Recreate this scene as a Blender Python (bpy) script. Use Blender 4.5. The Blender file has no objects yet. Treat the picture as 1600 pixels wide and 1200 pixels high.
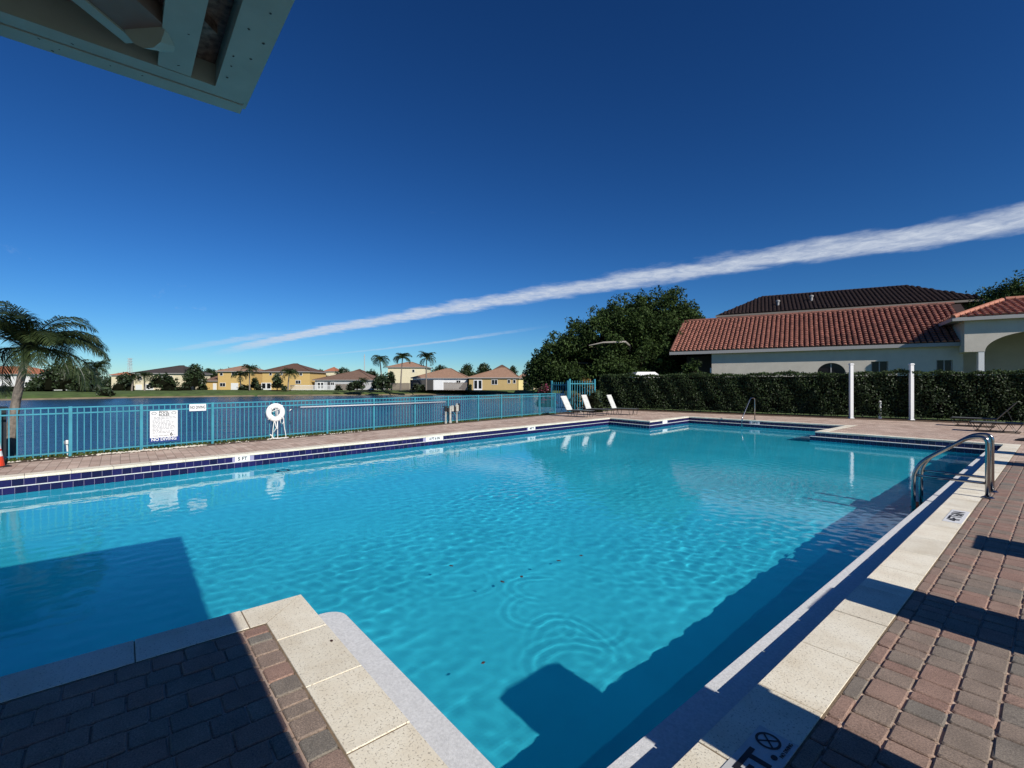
import bpy, math, random
import numpy as np
from mathutils import Vector, Matrix
from mathutils.geometry import tessellate_polygon

random.seed(7)
RNG = np.random.default_rng(11)
SC = bpy.context.scene
COL = SC.collection
R_ = math.radians

# ------------------------------------------------------------------ camera
F_PX, CAM_H = 728.0, 1.70
YAW = math.atan2(866, 728)
FW = (-math.sin(YAW), math.cos(YAW))
RT = (math.cos(YAW), math.sin(YAW))
cam = bpy.data.cameras.new('camera')
cam_o = bpy.data.objects.new('camera', cam)
COL.objects.link(cam_o)
cam.sensor_width = 36.0
cam.lens = 36.0 * F_PX / 1600.0
cam.shift_y = -1.0 / 1600.0
cam.clip_start, cam.clip_end = 0.05, 8000
cam_o.location = (0, 0, CAM_H)
cam_o.rotation_euler = (R_(90), 0, YAW)
SC.camera = cam_o

# ------------------------------------------------------------------ sun, sky, exposure
SUN_EL, SUN_AZ = 35.0, 92.0          # azimuth clockwise from +Y
world = bpy.data.worlds.new('World')
SC.world = world
world.use_nodes = True
wt = world.node_tree
wt.nodes.clear()
SKY_STRENGTH = 0.052

class NT:
    """small node helper"""
    def __init__(s, tree): s.t = tree
    def n(s, kind, **kw):
        nd = s.t.nodes.new(kind)
        for k, v in kw.items(): setattr(nd, k, v)
        return nd
    def put(s, sock, v):
        if hasattr(v, 'is_linked') or hasattr(v, 'links'): s.t.links.new(v, sock)
        elif isinstance(v, tuple) and len(v) == 3 and sock.type == 'RGBA': sock.default_value = (*v, 1)
        else: sock.default_value = v
    def math(s, op, a, b=0.0, c=0.0, clamp=False):
        nd = s.n('ShaderNodeMath', operation=op, use_clamp=clamp)
        s.put(nd.inputs[0], a); s.put(nd.inputs[1], b); s.put(nd.inputs[2], c)
        return nd.outputs[0]
    def noise(s, scale, detail=3.0, rough=0.55, vec=None, dist=0.0):
        nd = s.n('ShaderNodeTexNoise')
        nd.inputs['Scale'].default_value = scale; nd.inputs['Detail'].default_value = detail
        nd.inputs['Roughness'].default_value = rough; nd.inputs['Distortion'].default_value = dist
        if vec is not None: s.t.links.new(vec, nd.inputs['Vector'])
        return nd.outputs['Fac']
    def ramp(s, fac, stops):
        nd = s.n('ShaderNodeValToRGB')
        cr = nd.color_ramp
        while len(cr.elements) < len(stops): cr.elements.new(0.5)
        for e, (p, c) in zip(cr.elements, stops):
            e.position = p; e.color = (*c, 1) if len(c) == 3 else c
        s.put(nd.inputs[0], fac)
        return nd.outputs[0]
    def maprange(s, v, a, b, c=0.0, d=1.0, smooth=False):
        nd = s.n('ShaderNodeMapRange')
        if smooth: nd.interpolation_type = 'SMOOTHSTEP'
        for i, x in enumerate((v, a, b, c, d)): s.put(nd.inputs[i], x)
        return nd.outputs[0]
    def mix(s, fac, a, b, blend='MIX'):
        nd = s.n('ShaderNodeMix', data_type='RGBA', blend_type=blend)
        s.put(nd.inputs[0], fac); s.put(nd.inputs[6], a); s.put(nd.inputs[7], b)
        return nd.outputs[2]

W = NT(wt)
sky = W.n('ShaderNodeTexSky', sky_type='NISHITA', sun_disc=False)
sky.sun_elevation = R_(SUN_EL); sky.sun_rotation = R_(SUN_AZ)
sky.altitude = 0; sky.air_density = 1.0; sky.dust_density = 0.0; sky.ozone_density = 8.0
hsv = W.n('ShaderNodeHueSaturation')
hsv.inputs['Saturation'].default_value = 1.10
wt.links.new(sky.outputs[0], hsv.inputs['Color'])
# the photograph's contrast: one even tone curve and tint over the whole sky
GAM = 1.32
lo_ = W.mix(1.0, hsv.outputs[0], (SKY_STRENGTH,) * 3, 'MULTIPLY')
gm = W.n('ShaderNodeGamma'); gm.inputs['Gamma'].default_value = GAM; wt.links.new(lo_, gm.inputs[0])
skycol = W.mix(1.0, gm.outputs[0], (1.75 / SKY_STRENGTH, 2.18 / SKY_STRENGTH, 2.30 / SKY_STRENGTH), 'MULTIPLY')
tc = W.n('ShaderNodeTexCoord')
sep = W.n('ShaderNodeSeparateXYZ'); wt.links.new(tc.outputs['Generated'], sep.inputs[0])
zz = W.math('MAXIMUM', sep.outputs[2], 0.02)
cx = W.math('DIVIDE', sep.outputs[0], zz)
cy = W.math('DIVIDE', sep.outputs[1], zz)
cpos = W.n('ShaderNodeCombineXYZ'); wt.links.new(cx, cpos.inputs[0]); wt.links.new(cy, cpos.inputs[1])
def sky_plane(u, v):                    # where a sight line meets a cloud layer of height 1
    up = (599 - v) / F_PX; lat = (u - 800) / F_PX
    return np.array([(FW[0] + lat * RT[0]) / up, (FW[1] + lat * RT[1]) / up])
def trail(pts, width, dens, fade_px, frag):
    """a condensation trail in the cloud layer, through measured points"""
    P = np.array([sky_plane(*p) for p in pts])
    d = P[-1] - P[0]; L = np.linalg.norm(d); d /= L; nn = np.array([-d[1], d[0]])
    s = (P - P[0]) @ d; m = (P - P[0]) @ nn
    co = np.polyfit(s, m, 2 if len(pts) > 2 else 1)
    if len(co) == 2: co = [0, *co]
    S = W.math('ADD', W.math('MULTIPLY', W.math('SUBTRACT', cx, float(P[0][0])), float(d[0])),
               W.math('MULTIPLY', W.math('SUBTRACT', cy, float(P[0][1])), float(d[1])))
    M = W.math('ADD', W.math('MULTIPLY', W.math('SUBTRACT', cx, float(P[0][0])), float(nn[0])),
               W.math('MULTIPLY', W.math('SUBTRACT', cy, float(P[0][1])), float(nn[1])))
    q = W.math('ADD', W.math('MULTIPLY', W.math('MULTIPLY', S, S), float(co[0])),
               W.math('ADD', W.math('MULTIPLY', S, float(co[1])), float(co[2])))
    dev = W.math('SUBTRACT', M, q)
    big = W.math('SUBTRACT', W.noise(2.2, 5, 0.62, cpos.outputs[0]), 0.5)
    dev = W.math('ADD', dev, W.math('MULTIPLY', big, width * 0.75))
    body = W.maprange(W.math('ABSOLUTE', dev), width * 0.5, width * 0.12, 0, 1, True)
    fine = W.maprange(W.noise(7.0, 6, 0.7, cpos.outputs[0], 0.6), 0.28, 0.66, 1 - frag, 1)
    head = W.maprange(S, fade_px[0], fade_px[1], 0, 1, True)
    tail = W.maprange(S, fade_px[2], fade_px[3], 1, 0, True)
    return W.math('MULTIPLY', W.math('MULTIPLY', body, fine),
                  W.math('MULTIPLY', W.math('MULTIPLY', head, tail), dens))
t1 = trail([(1600, 345), (1300, 392), (1000, 435), (600, 500), (340, 555)], 0.86, 0.92, (-30, -20, 12, 22), 0.55)
t2 = trail([(270, 548), (425, 522)], 0.75, 0.50, (-1.0, 1.5, 6, 8.5), 0.7)
t3 = trail([(460, 558), (740, 527), (820, 515)], 0.46, 0.50, (-2, 2, 10, 13.5), 0.8)
# a few thin wisps in the same layer
wn = W.n('ShaderNodeMapping'); wn.inputs['Scale'].default_value = (0.5, 1.3, 1); wn.inputs['Rotation'].default_value = (0, 0, 0.9)
wt.links.new(cpos.outputs[0], wn.inputs[0])
wisp = W.maprange(W.noise(1.1, 7, 0.62, wn.outputs[0], 0.5), 0.66, 0.86, 0, 0.35)
cover = W.math('MAXIMUM', W.math('MAXIMUM', t1, t2), W.math('MAXIMUM', t3, wisp))
wisp = W.math('MULTIPLY', wisp, W.maprange(sep.outputs[2], 0.22, 0.40, 1, 0, True))
cover = W.math('MAXIMUM', W.math('MAXIMUM', t1, t2), W.math('MAXIMUM', t3, wisp))
upmask = W.maprange(sep.outputs[2], 0.03, 0.09, 0, 1, True)
cover = W.math('MULTIPLY', cover, upmask)
cloudcol = (0.62 / SKY_STRENGTH, 0.68 / SKY_STRENGTH, 0.78 / SKY_STRENGTH)
full = W.mix(cover, skycol, cloudcol)
bg = W.n('ShaderNodeBackground'); bg.inputs['Strength'].default_value = SKY_STRENGTH
wt.links.new(full, bg.inputs['Color'])
wo = W.n('ShaderNodeOutputWorld'); wt.links.new(bg.outputs[0], wo.inputs[0])

sun = bpy.data.lights.new('sun', 'SUN')
sun.energy = 5.0; sun.angle = R_(0.5); sun.color = (1.0, 0.95, 0.87)
sun.cycles.is_caustics_light = True
sun_o = bpy.data.objects.new('sun', sun); COL.objects.link(sun_o)
sdir = Vector((-math.sin(R_(SUN_AZ)) * math.cos(R_(SUN_EL)), -math.cos(R_(SUN_AZ)) * math.cos(R_(SUN_EL)), -math.sin(R_(SUN_EL))))
sun_o.rotation_euler = sdir.to_track_quat('-Z', 'Y').to_euler()
sun_o.location = (20, 0, 20)

vs = SC.view_settings
vs.view_transform = 'Standard'; vs.look = 'None'; vs.gamma = 1.0; vs.use_curve_mapping = False
vs.exposure = 0.0
SC.cycles.use_denoising = True
SC.cycles.max_bounces = 10
SC.cycles.transparent_max_bounces = 12
SC.cycles.sample_clamp_indirect = 6.0
SC.cycles.blur_glossy = 0.6

# ------------------------------------------------------------------ helpers
def at(u, d):                            # plan point on a sight line, d metres ahead
    l = (u - 800) / F_PX * d
    return (d * FW[0] + l * RT[0], d * FW[1] + l * RT[1])
def gnd(u, v, z=0.0):
    return at(u, F_PX * (CAM_H - z) / (v - 599))
def zat(v, d): return CAM_H - (v - 599) / F_PX * d

class MB:
    def __init__(s): s.v = []; s.f = []
    def add(s, v, f):
        b = len(s.v); s.v += [tuple(p) for p in v]; s.f += [tuple(i + b for i in q) for q in f]; return s
    def box(s, c, size, rz=0.0, M=None):
        hx, hy, hz = size[0] / 2, size[1] / 2, size[2] / 2
        pts = [Vector((sx * hx, sy * hy, sz * hz)) for sz in (-1, 1) for sx, sy in ((-1, -1), (1, -1), (1, 1), (-1, 1))]
        m = Matrix.Translation(c) @ (M if M is not None else Matrix.Rotation(rz, 4, 'Z'))
        return s.add([m @ p for p in pts], [(3, 2, 1, 0), (4, 5, 6, 7), (0, 1, 5, 4), (1, 2, 6, 5), (2, 3, 7, 6), (3, 0, 4, 7)])
    def bevbox(s, c, size, b=0.01, rz=0.0, top=True):
        """box whose top edges are chamfered"""
        hx, hy, hz = size[0] / 2, size[1] / 2, size[2] / 2
        lay = [(hx, hy, -hz), (hx, hy, hz - b), (hx - b, hy - b, hz)]
        pts = []
        for x, y, z in lay: pts += [Vector((-x, -y, z)), Vector((x, -y, z)), Vector((x, y, z)), Vector((-x, y, z))]
        m = Matrix.Translation(c) @ Matrix.Rotation(rz, 4, 'Z')
        fs = [(8, 9, 10, 11)]
        for k in (0, 4):
            for i in range(4): j = (i + 1) % 4; fs.append((k + i, k + j, k + 4 + j, k + 4 + i))
        return s.add([m @ p for p in pts], fs)
    def tube(s, pts, r, n=8, cap=True):
        pts = [Vector(p) for p in pts]; rs = r if isinstance(r, (list, tuple)) else [r] * len(pts)
        vs_, fs = [], []; up = None
        for i, p in enumerate(pts):
            t = (pts[min(i + 1, len(pts) - 1)] - pts[max(i - 1, 0)]).normalized()
            if up is None: up = Vector((0, 0, 1)) if abs(t.z) < 0.9 else Vector((1, 0, 0))
            a = t.cross(up).normalized(); up = a.cross(t).normalized()
            for k in range(n):
                w = 2 * math.pi * k / n
                vs_.append(p + (a * math.cos(w) + up * math.sin(w)) * rs[i])
        for i in range(len(pts) - 1):
            for k in range(n):
                k2 = (k + 1) % n; fs.append((i * n + k, i * n + k2, (i + 1) * n + k2, (i + 1) * n + k))
        if cap:
            fs.append(tuple(range(n))[::-1]); fs.append(tuple((len(pts) - 1) * n + k for k in range(n)))
        return s.add(vs_, fs)
    def lathe(s, prof, c=(0, 0, 0), n=16):
        vs_, fs = [], []
        for r, z in prof:
            for k in range(n):
                w = 2 * math.pi * k / n; vs_.append((c[0] + r * math.cos(w), c[1] + r * math.sin(w), c[2] + z))
        for i in range(len(prof) - 1):
            for k in range(n):
                k2 = (k + 1) % n; fs.append((i * n + k, i * n + k2, (i + 1) * n + k2, (i + 1) * n + k))
        fs.append(tuple(range(n))[::-1]); fs.append(tuple((len(prof) - 1) * n + k for k in range(n)))
        return s.add(vs_, fs)
    def prism(s, poly, z0, z1):
        n = len(poly)
        s.add([(x, y, z0) for x, y in poly] + [(x, y, z1) for x, y in poly],
              [tuple(range(n))[::-1], tuple(range(n, 2 * n))] + [(i, (i + 1) % n, n + (i + 1) % n, n + i) for i in range(n)])
        return s
    def build(s, name, m, parent=None, smooth=False, loc=None):
        return mesh_obj(name, s.v, s.f, m, parent, smooth, loc)

def mesh_obj(name, v, f, m, parent=None, smooth=False, loc=None):
    me = bpy.data.meshes.new(name)
    me.from_pydata([tuple(p) for p in v], [], f)
    if smooth: me.polygons.foreach_set('use_smooth', [True] * len(me.polygons))
    if m is not None: me.materials.append(m)
    o = bpy.data.objects.new(name, me); COL.objects.link(o)
    if parent is not None: o.parent = parent
    if loc is not None: o.location = loc
    return o
def np_obj(name, V, Fc, m, parent=None, smooth=False, vcol=None):
    """mesh from numpy arrays of vertices and equal-sized faces"""
    me = bpy.data.meshes.new(name)
    k = Fc.shape[1]
    me.vertices.add(len(V)); me.vertices.foreach_set('co', V.astype(np.float32).ravel())
    me.loops.add(Fc.size); me.loops.foreach_set('vertex_index', Fc.astype(np.int32).ravel())
    me.polygons.add(len(Fc)); me.polygons.foreach_set('loop_start', np.arange(0, Fc.size, k, dtype=np.int32))
    try: me.polygons.foreach_set('loop_total', np.full(len(Fc), k, dtype=np.int32))
    except Exception: pass
    if smooth: me.polygons.foreach_set('use_smooth', np.ones(len(Fc), dtype=bool))
    me.update(calc_edges=True)
    if vcol is not None:
        a = me.attributes.new('tone', 'FLOAT', 'POINT'); a.data.foreach_set('value', vcol.astype(np.float32))
    me.materials.append(m)
    o = bpy.data.objects.new(name, me); COL.objects.link(o)
    if parent is not None: o.parent = parent
    return o
def share(name, me, parent, M):
    o = bpy.data.objects.new(name, me); COL.objects.link(o); o.parent = parent; o.matrix_local = M; return o
def tag(o, label=None, cat=None, group=None, kind=None):
    if label: o['label'] = label
    if cat: o['category'] = cat
    if group: o['group'] = group
    if kind: o['kind'] = kind
    return o
def empty(name, loc, rz=0.0):
    o = bpy.data.objects.new(name, None); COL.objects.link(o)
    o.location = loc; o.rotation_euler = (0, 0, rz); o.empty_display_size = 0.2
    return o
def copy_tree(o, parent=None):
    c = o.copy(); COL.objects.link(c); c.parent = parent
    for ch in list(o.children): copy_tree(ch, c)
    return c

# ------------------------------------------------------------------ materials
def mat(name, col, rough=0.6, metal=0.0, var=0.0, vscale=4.0, bump=0.0, bscale=30.0, spec=None, obj_var=0.0, trans=0.0, col2=None):
    m = bpy.data.materials.new(name); m.use_nodes = True
    t = NT(m.node_tree); b = m.node_tree.nodes['Principled BSDF']
    b.inputs['Roughness'].default_value = rough; b.inputs['Metallic'].default_value = metal
    if spec is not None: b.inputs['Specular IOR Level'].default_value = spec
    tcn = t.n('ShaderNodeTexCoord')
    c = None
    if var > 0 or col2:
        nz = t.noise(vscale, 5, 0.6, tcn.outputs['Object'])
        lo = tuple(x * (1 - var) for x in col); hi = col2 if col2 else tuple(min(1, x * (1 + var)) for x in col)
        c = t.ramp(nz, [(0.3, lo), (0.7, hi)])
    if obj_var > 0:
        oi = t.n('ShaderNodeObjectInfo')
        f = t.maprange(oi.outputs['Random'], 0, 1, 1 - obj_var, 1 + obj_var)
        cc = t.n('ShaderNodeMix', data_type='RGBA', blend_type='MULTIPLY'); cc.inputs[0].default_value = 1
        t.put(cc.inputs[6], c if c is not None else col)
        cmb = t.n('ShaderNodeCombineColor')
        for i in range(3): t.put(cmb.inputs[i], f)
        m.node_tree.links.new(cmb.outputs[0], cc.inputs[7]); c = cc.outputs[2]
    if c is not None: m.node_tree.links.new(c, b.inputs['Base Color'])
    else: b.inputs['Base Color'].default_value = (*col, 1)
    if bump > 0:
        bp = t.n('ShaderNodeBump'); bp.inputs['Strength'].default_value = bump; bp.inputs['Distance'].default_value = 0.01
        m.node_tree.links.new(t.noise(bscale, 6, 0.65, tcn.outputs['Object']), bp.inputs['Height'])
        m.node_tree.links.new(bp.outputs[0], b.inputs['Normal'])
    return m
def leaf_mat(name, dark, light, trans=0.25, rough=0.45, spec=0.4):
    m = bpy.data.materials.new(name); m.use_nodes = True
    t = NT(m.node_tree); b = m.node_tree.nodes['Principled BSDF']
    at_ = t.n('ShaderNodeAttribute', attribute_name='tone')
    c = t.ramp(at_.outputs['Fac'], [(0.0, dark), (1.0, light)])
    m.node_tree.links.new(c, b.inputs['Base Color'])
    b.inputs['Roughness'].default_value = rough; b.inputs['Specular IOR Level'].default_value = spec
    tr = t.n('ShaderNodeBsdfTranslucent'); m.node_tree.links.new(c, tr.inputs[0])
    mx = t.n('ShaderNodeMixShader'); mx.inputs[0].default_value = trans
    m.node_tree.links.new(b.outputs[0], mx.inputs[1]); m.node_tree.links.new(tr.outputs[0], mx.inputs[2])
    m.node_tree.links.new(mx.outputs[0], m.node_tree.nodes['Material Output'].inputs[0])
    return m

def coping_mat():
    m = mat('travertine', (0.80, 0.73, 0.58), 0.75)
    t = NT(m.node_tree); b = m.node_tree.nodes['Principled BSDF']; tcn = t.n('ShaderNodeTexCoord')
    geo = t.n('ShaderNodeNewGeometry')
    big = t.ramp(t.noise(3.0, 5, 0.6, geo.outputs['Position']), [(0.3, (0.74, 0.65, 0.49)), (0.55, (0.86, 0.79, 0.63)), (0.8, (0.90, 0.85, 0.71))])
    pit = t.maprange(t.noise(85, 3, 0.65, geo.outputs['Position']), 0.57, 0.66, 0, 1)
    pit2 = t.maprange(t.noise(26, 4, 0.7, geo.outputs['Position']), 0.64, 0.74, 0, 0.6)
    pits = t.math('MAXIMUM', pit, pit2)
    c = t.mix(t.math('MULTIPLY', pits, 0.75), big, (0.34, 0.28, 0.20))
    oi = t.n('ShaderNodeObjectInfo')
    f = t.maprange(oi.outputs['Random'], 0, 1, 0.90, 1.05)
    cmb = t.n('ShaderNodeCombineColor')
    for i in range(3): t.put(cmb.inputs[i], f)
    c = t.mix(1.0, c, cmb.outputs[0], 'MULTIPLY')
    m.node_tree.links.new(c, b.inputs['Base Color'])
    bp = t.n('ShaderNodeBump'); bp.inputs['Strength'].default_value = 0.5; bp.inputs['Distance'].default_value = 0.004
    m.node_tree.links.new(t.math('SUBTRACT', t.noise(40, 5, 0.7, geo.outputs['Position']), pits), bp.inputs['Height'])
    m.node_tree.links.new(bp.outputs[0], b.inputs['Normal'])
    return m
def paver_mat():
    m = bpy.data.materials.new('concrete_paver'); m.use_nodes = True
    t = NT(m.node_tree); b = m.node_tree.nodes['Principled BSDF']; b.inputs['Roughness'].default_value = 0.85
    oi = t.n('ShaderNodeObjectInfo'); geo = t.n('ShaderNodeNewGeometry')
    ri = t.n('ShaderNodeAttribute', attribute_name='tone')
    key = t.math('FRACT', t.math('ADD', oi.outputs['Random'], ri.outputs['Fac']))
    base = t.ramp(key, [(0.0, (0.275, 0.165, 0.125)), (0.3, (0.285, 0.190, 0.145)), (0.55, (0.25, 0.188, 0.145)), (0.82, (0.23, 0.18, 0.14)), (0.94, (0.19, 0.168, 0.138)), (1.0, (0.265, 0.15, 0.11))])
    sm = t.maprange(t.noise(6, 5, 0.65, geo.outputs['Position']), 0.25, 0.75, 0.75, 1.22)
    gr = t.maprange(t.noise(130, 4, 0.75, geo.outputs['Position']), 0.32, 0.68, 0.50, 1.55)
    f = t.math('MULTIPLY', sm, gr)
    cmb = t.n('ShaderNodeCombineColor')
    for i in range(3): t.put(cmb.inputs[i], f)
    c = t.mix(1.0, base, cmb.outputs[0], 'MULTIPLY')
    fl = t.maprange(t.noise(120, 2, 0.5, geo.outputs['Position']), 0.70, 0.76, 0, 0.6)
    c = t.mix(fl, c, (0.62, 0.54, 0.46))
    m.node_tree.links.new(c, b.inputs['Base Color'])
    bp = t.n('ShaderNodeBump'); bp.inputs['Strength'].default_value = 0.7; bp.inputs['Distance'].default_value = 0.004
    m.node_tree.links.new(t.noise(110, 5, 0.7, geo.outputs['Position']), bp.inputs['Height'])
    m.node_tree.links.new(bp.outputs[0], b.inputs['Normal'])
    return m
def deck_mat():
    m = bpy.data.materials.new('deck_bed'); m.use_nodes = True
    t = NT(m.node_tree); b = m.node_tree.nodes['Principled BSDF']; b.inputs['Roughness'].default_value = 0.85
    geo = t.n('ShaderNodeNewGeometry')
    br = t.n('ShaderNodeTexBrick'); m.node_tree.links.new(geo.outputs['Position'], br.inputs['Vector'])
    br.inputs['Scale'].default_value = 1.0; br.inputs['Brick Width'].default_value = 0.24; br.inputs['Row Height'].default_value = 0.165
    br.inputs['Mortar Size'].default_value = 0.006; br.inputs['Mortar Smooth'].default_value = 0.3; br.inputs['Bias'].default_value = 0.0
    br.inputs['Color1'].default_value = (0.42, 0.29, 0.22, 1); br.inputs['Color2'].default_value = (0.60, 0.46, 0.36, 1)
    br.inputs['Mortar'].default_value = (0.22, 0.16, 0.12, 1)
    sm = t.maprange(t.noise(0.9, 5, 0.65, geo.outputs['Position']), 0.25, 0.75, 0.78, 1.22)
    gr = t.maprange(t.noise(60, 3, 0.7, geo.outputs['Position']), 0.3, 0.7, 0.82, 1.18)
    f = t.math('MULTIPLY', sm, gr)
    cmb = t.n('ShaderNodeCombineColor')
    for i in range(3): t.put(cmb.inputs[i], f)
    c = t.mix(1.0, br.outputs['Color'], cmb.outputs[0], 'MULTIPLY')
    m.node_tree.links.new(c, b.inputs['Base Color'])
    return m
def tile_mat():
    m = mat('cobalt_tile', (0.012, 0.008, 0.060), 0.22, obj_var=0.4)
    return m
def plaster_mat():
    m = bpy.data.materials.new('pool_plaster'); m.use_nodes = True
    t = NT(m.node_tree); b = m.node_tree.nodes['Principled BSDF']; b.inputs['Roughness'].default_value = 0.9
    geo = t.n('ShaderNodeNewGeometry')
    c = t.ramp(t.noise(0.7, 5, 0.6, geo.outputs['Position']), [(0.3, (0.060, 0.55, 0.67)), (0.7, (0.085, 0.66, 0.79))])
    m.node_tree.links.new(c, b.inputs['Base Color'])
    return m
def pool_water_mat():
    m = bpy.data.materials.new('pool_water'); m.use_nodes = True
    nt = m.node_tree; nt.nodes.clear(); t = NT(nt)
    out = t.n('ShaderNodeOutputMaterial')
    p = t.n('ShaderNodeBsdfPrincipled')
    p.inputs['Transmission Weight'].default_value = 1.0; p.inputs['Roughness'].default_value = 0.0; p.inputs['IOR'].default_value = 1.33
    p.inputs['Base Color'].default_value = (0.50, 0.92, 0.96, 1)
    geo = t.n('ShaderNodeNewGeometry')
    bp = t.n('ShaderNodeBump'); bp.inputs['Strength'].default_value = 0.05; bp.inputs['Distance'].default_value = 0.02
    nt.links.new(t.noise(9, 4, 0.55, geo.outputs['Position'], 0.4), bp.inputs['Height'])
    nt.links.new(bp.outputs[0], p.inputs['Normal'])
    nt.links.new(p.outputs[0], out.inputs[0])
    return m
def lake_mat():
    m = bpy.data.materials.new('lake_water'); m.use_nodes = True
    t = NT(m.node_tree); b = m.node_tree.nodes['Principled BSDF']
    b.inputs['Base Color'].default_value = (0.010, 0.040, 0.075, 1); b.inputs['Roughness'].default_value = 0.22; b.inputs['IOR'].default_value = 1.33
    geo = t.n('ShaderNodeNewGeometry')
    bp = t.n('ShaderNodeBump'); bp.inputs['Strength'].default_value = 0.8; bp.inputs['Distance'].default_value = 0.25
    h = t.math('ADD', t.noise(1.6, 4, 0.6, geo.outputs['Position']), t.math('MULTIPLY', t.noise(0.35, 3, 0.5, geo.outputs['Position']), 1.5))
    m.node_tree.links.new(t.maprange(t.noise(0.05, 4, 0.6, geo.outputs['Position']), 0.35, 0.65, 0.35, 1.0), bp.inputs['Strength'])
    m.node_tree.links.new(h, bp.inputs['Height']); m.node_tree.links.new(bp.outputs[0], b.inputs['Normal'])
    return m

M = {}
M['coping'] = coping_mat(); M['paver'] = paver_mat(); M['deck'] = deck_mat(); M['tile'] = tile_mat()
M['plaster'] = plaster_mat(); M['pool_water'] = pool_water_mat(); M['lake'] = lake_mat()
M['ledge'] = mat('white_ledge_plaster', (0.66, 0.66, 0.65), 0.8, var=0.16, vscale=60, bump=0.3, bscale=120)
M['grout'] = mat('pale_grout', (0.30, 0.28, 0.42), 0.7)
M['signwhite'] = mat('white_sign_face', (0.80, 0.80, 0.78), 0.45)
M['black'] = mat('black_lettering', (0.012, 0.012, 0.013), 0.5)
M['navy'] = mat('navy_sign_band', (0.02, 0.05, 0.22), 0.4)
M['greyprint'] = mat('grey_print', (0.28, 0.28, 0.29), 0.6)
M['teal'] = mat('teal_fence_paint', (0.05, 0.28, 0.36), 0.45, var=0.22, vscale=1.6)
M['steel'] = mat('stainless_steel', (0.33, 0.33, 0.33), 0.2, metal=1.0)
M['alu'] = mat('brushed_aluminium', (0.62, 0.64, 0.66), 0.5, metal=0.2)
M['white'] = mat('white_vinyl', (0.78, 0.78, 0.76), 0.4)
M['whitestrap'] = mat('white_vinyl_strap', (0.72, 0.73, 0.68), 0.5, var=0.1, vscale=8)
M['darkframe'] = mat('dark_bronze_frame', (0.018, 0.017, 0.016), 0.4)
M['sling'] = mat('dark_grey_sling', (0.14, 0.15, 0.145), 0.5, var=0.2, vscale=30)
M['rope'] = mat('white_rope', (0.75, 0.74, 0.70), 0.8)
M['ring'] = mat('white_ring_foam', (0.82, 0.82, 0.80), 0.5)
M['cone'] = mat('orange_cone', (0.75, 0.06, 0.02), 0.5)
M['rubber'] = mat('black_rubber', (0.012, 0.012, 0.014), 0.7)
M['cabinet'] = mat('dark_cabinet', (0.006, 0.012, 0.018), 0.5)
M['pipe'] = mat('pale_pipe', (0.42, 0.42, 0.37), 0.5, var=0.3, vscale=12)
M['bark'] = mat('grey_bark', (0.16, 0.12, 0.085), 0.9, var=0.35, vscale=9, bump=0.8, bscale=18)
M['palmbark'] = mat('palm_bark', (0.20, 0.17, 0.14), 0.9, var=0.3, vscale=14, bump=0.7, bscale=25)
M['grass'] = mat('lawn_grass', (0.070, 0.110, 0.022), 0.9, var=0.4, vscale=0.6, bump=0.6, bscale=14)
M['blade'] = leaf_mat('grass_blades', (0.045, 0.09, 0.012), (0.13, 0.17, 0.035))
M['leaf'] = leaf_mat('tree_leaf', (0.010, 0.019, 0.006), (0.075, 0.122, 0.034), 0.2, 0.6, 0.12)
M['hedge'] = leaf_mat('hedge_leaf', (0.009, 0.016, 0.006), (0.058, 0.092, 0.030), 0.15, 0.5, 0.25)
M['farleaf'] = leaf_mat('far_leaf', (0.012, 0.022, 0.010), (0.055, 0.085, 0.030), 0.15)
M['palm'] = leaf_mat('palm_leaflet', (0.012, 0.026, 0.009), (0.065, 0.092, 0.030), 0.2, 0.4, 0.5)
M['croton'] = leaf_mat('croton_leaf', (0.06, 0.11, 0.02), (0.32, 0.13, 0.04), 0.2)
M['pink'] = leaf_mat('pink_bract', (0.03, 0.05, 0.015), (0.30, 0.03, 0.10), 0.2)
M['core'] = mat('dark_core_fill', (0.008, 0.009, 0.005), 1.0, spec=0.0)  # near-black fill for solid cores, paints the unlit inside of foliage
M['pebble'] = mat('pale_pebble', (0.62, 0.56, 0.46), 0.8, var=0.25, vscale=20)
M['mulch'] = mat('brown_mulch', (0.085, 0.050, 0.028), 0.95, var=0.4, vscale=25, bump=0.8, bscale=60)
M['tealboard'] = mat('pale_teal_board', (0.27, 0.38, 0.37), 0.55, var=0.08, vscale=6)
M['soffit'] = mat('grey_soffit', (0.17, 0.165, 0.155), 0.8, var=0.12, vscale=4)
M['rust'] = mat('stained_metal', (0.14, 0.12, 0.105), 0.7, var=0.7, vscale=38)
M['stucco'] = mat('beige_stucco', (0.60, 0.55, 0.47), 0.9, var=0.06, vscale=2, bump=0.5, bscale=16)
M['greytrim'] = mat('pale_fascia', (0.36, 0.35, 0.34), 0.6)
M['browntrim'] = mat('taupe_fascia', (0.25, 0.21, 0.18), 0.7)
M['barrel'] = mat('terracotta_barrel_tile', (0.265, 0.108, 0.076), 0.8, obj_var=0.3, var=0.3, vscale=2.2)
M['barrel_dark'] = mat('brown_barrel_tile', (0.034, 0.016, 0.013), 0.85, var=0.3, vscale=2)
M['glass'] = mat('window_glass', (0.012, 0.014, 0.017), 0.08, spec=0.25)
M['dark_in'] = mat('porch_shade_paint', (0.06, 0.058, 0.055), 0.9)  # dark colour stands in for the shade inside porches and the recess
M['woodfence'] = mat('weathered_fence_wood', (0.20, 0.165, 0.13), 0.9, var=0.3, vscale=3)

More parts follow.
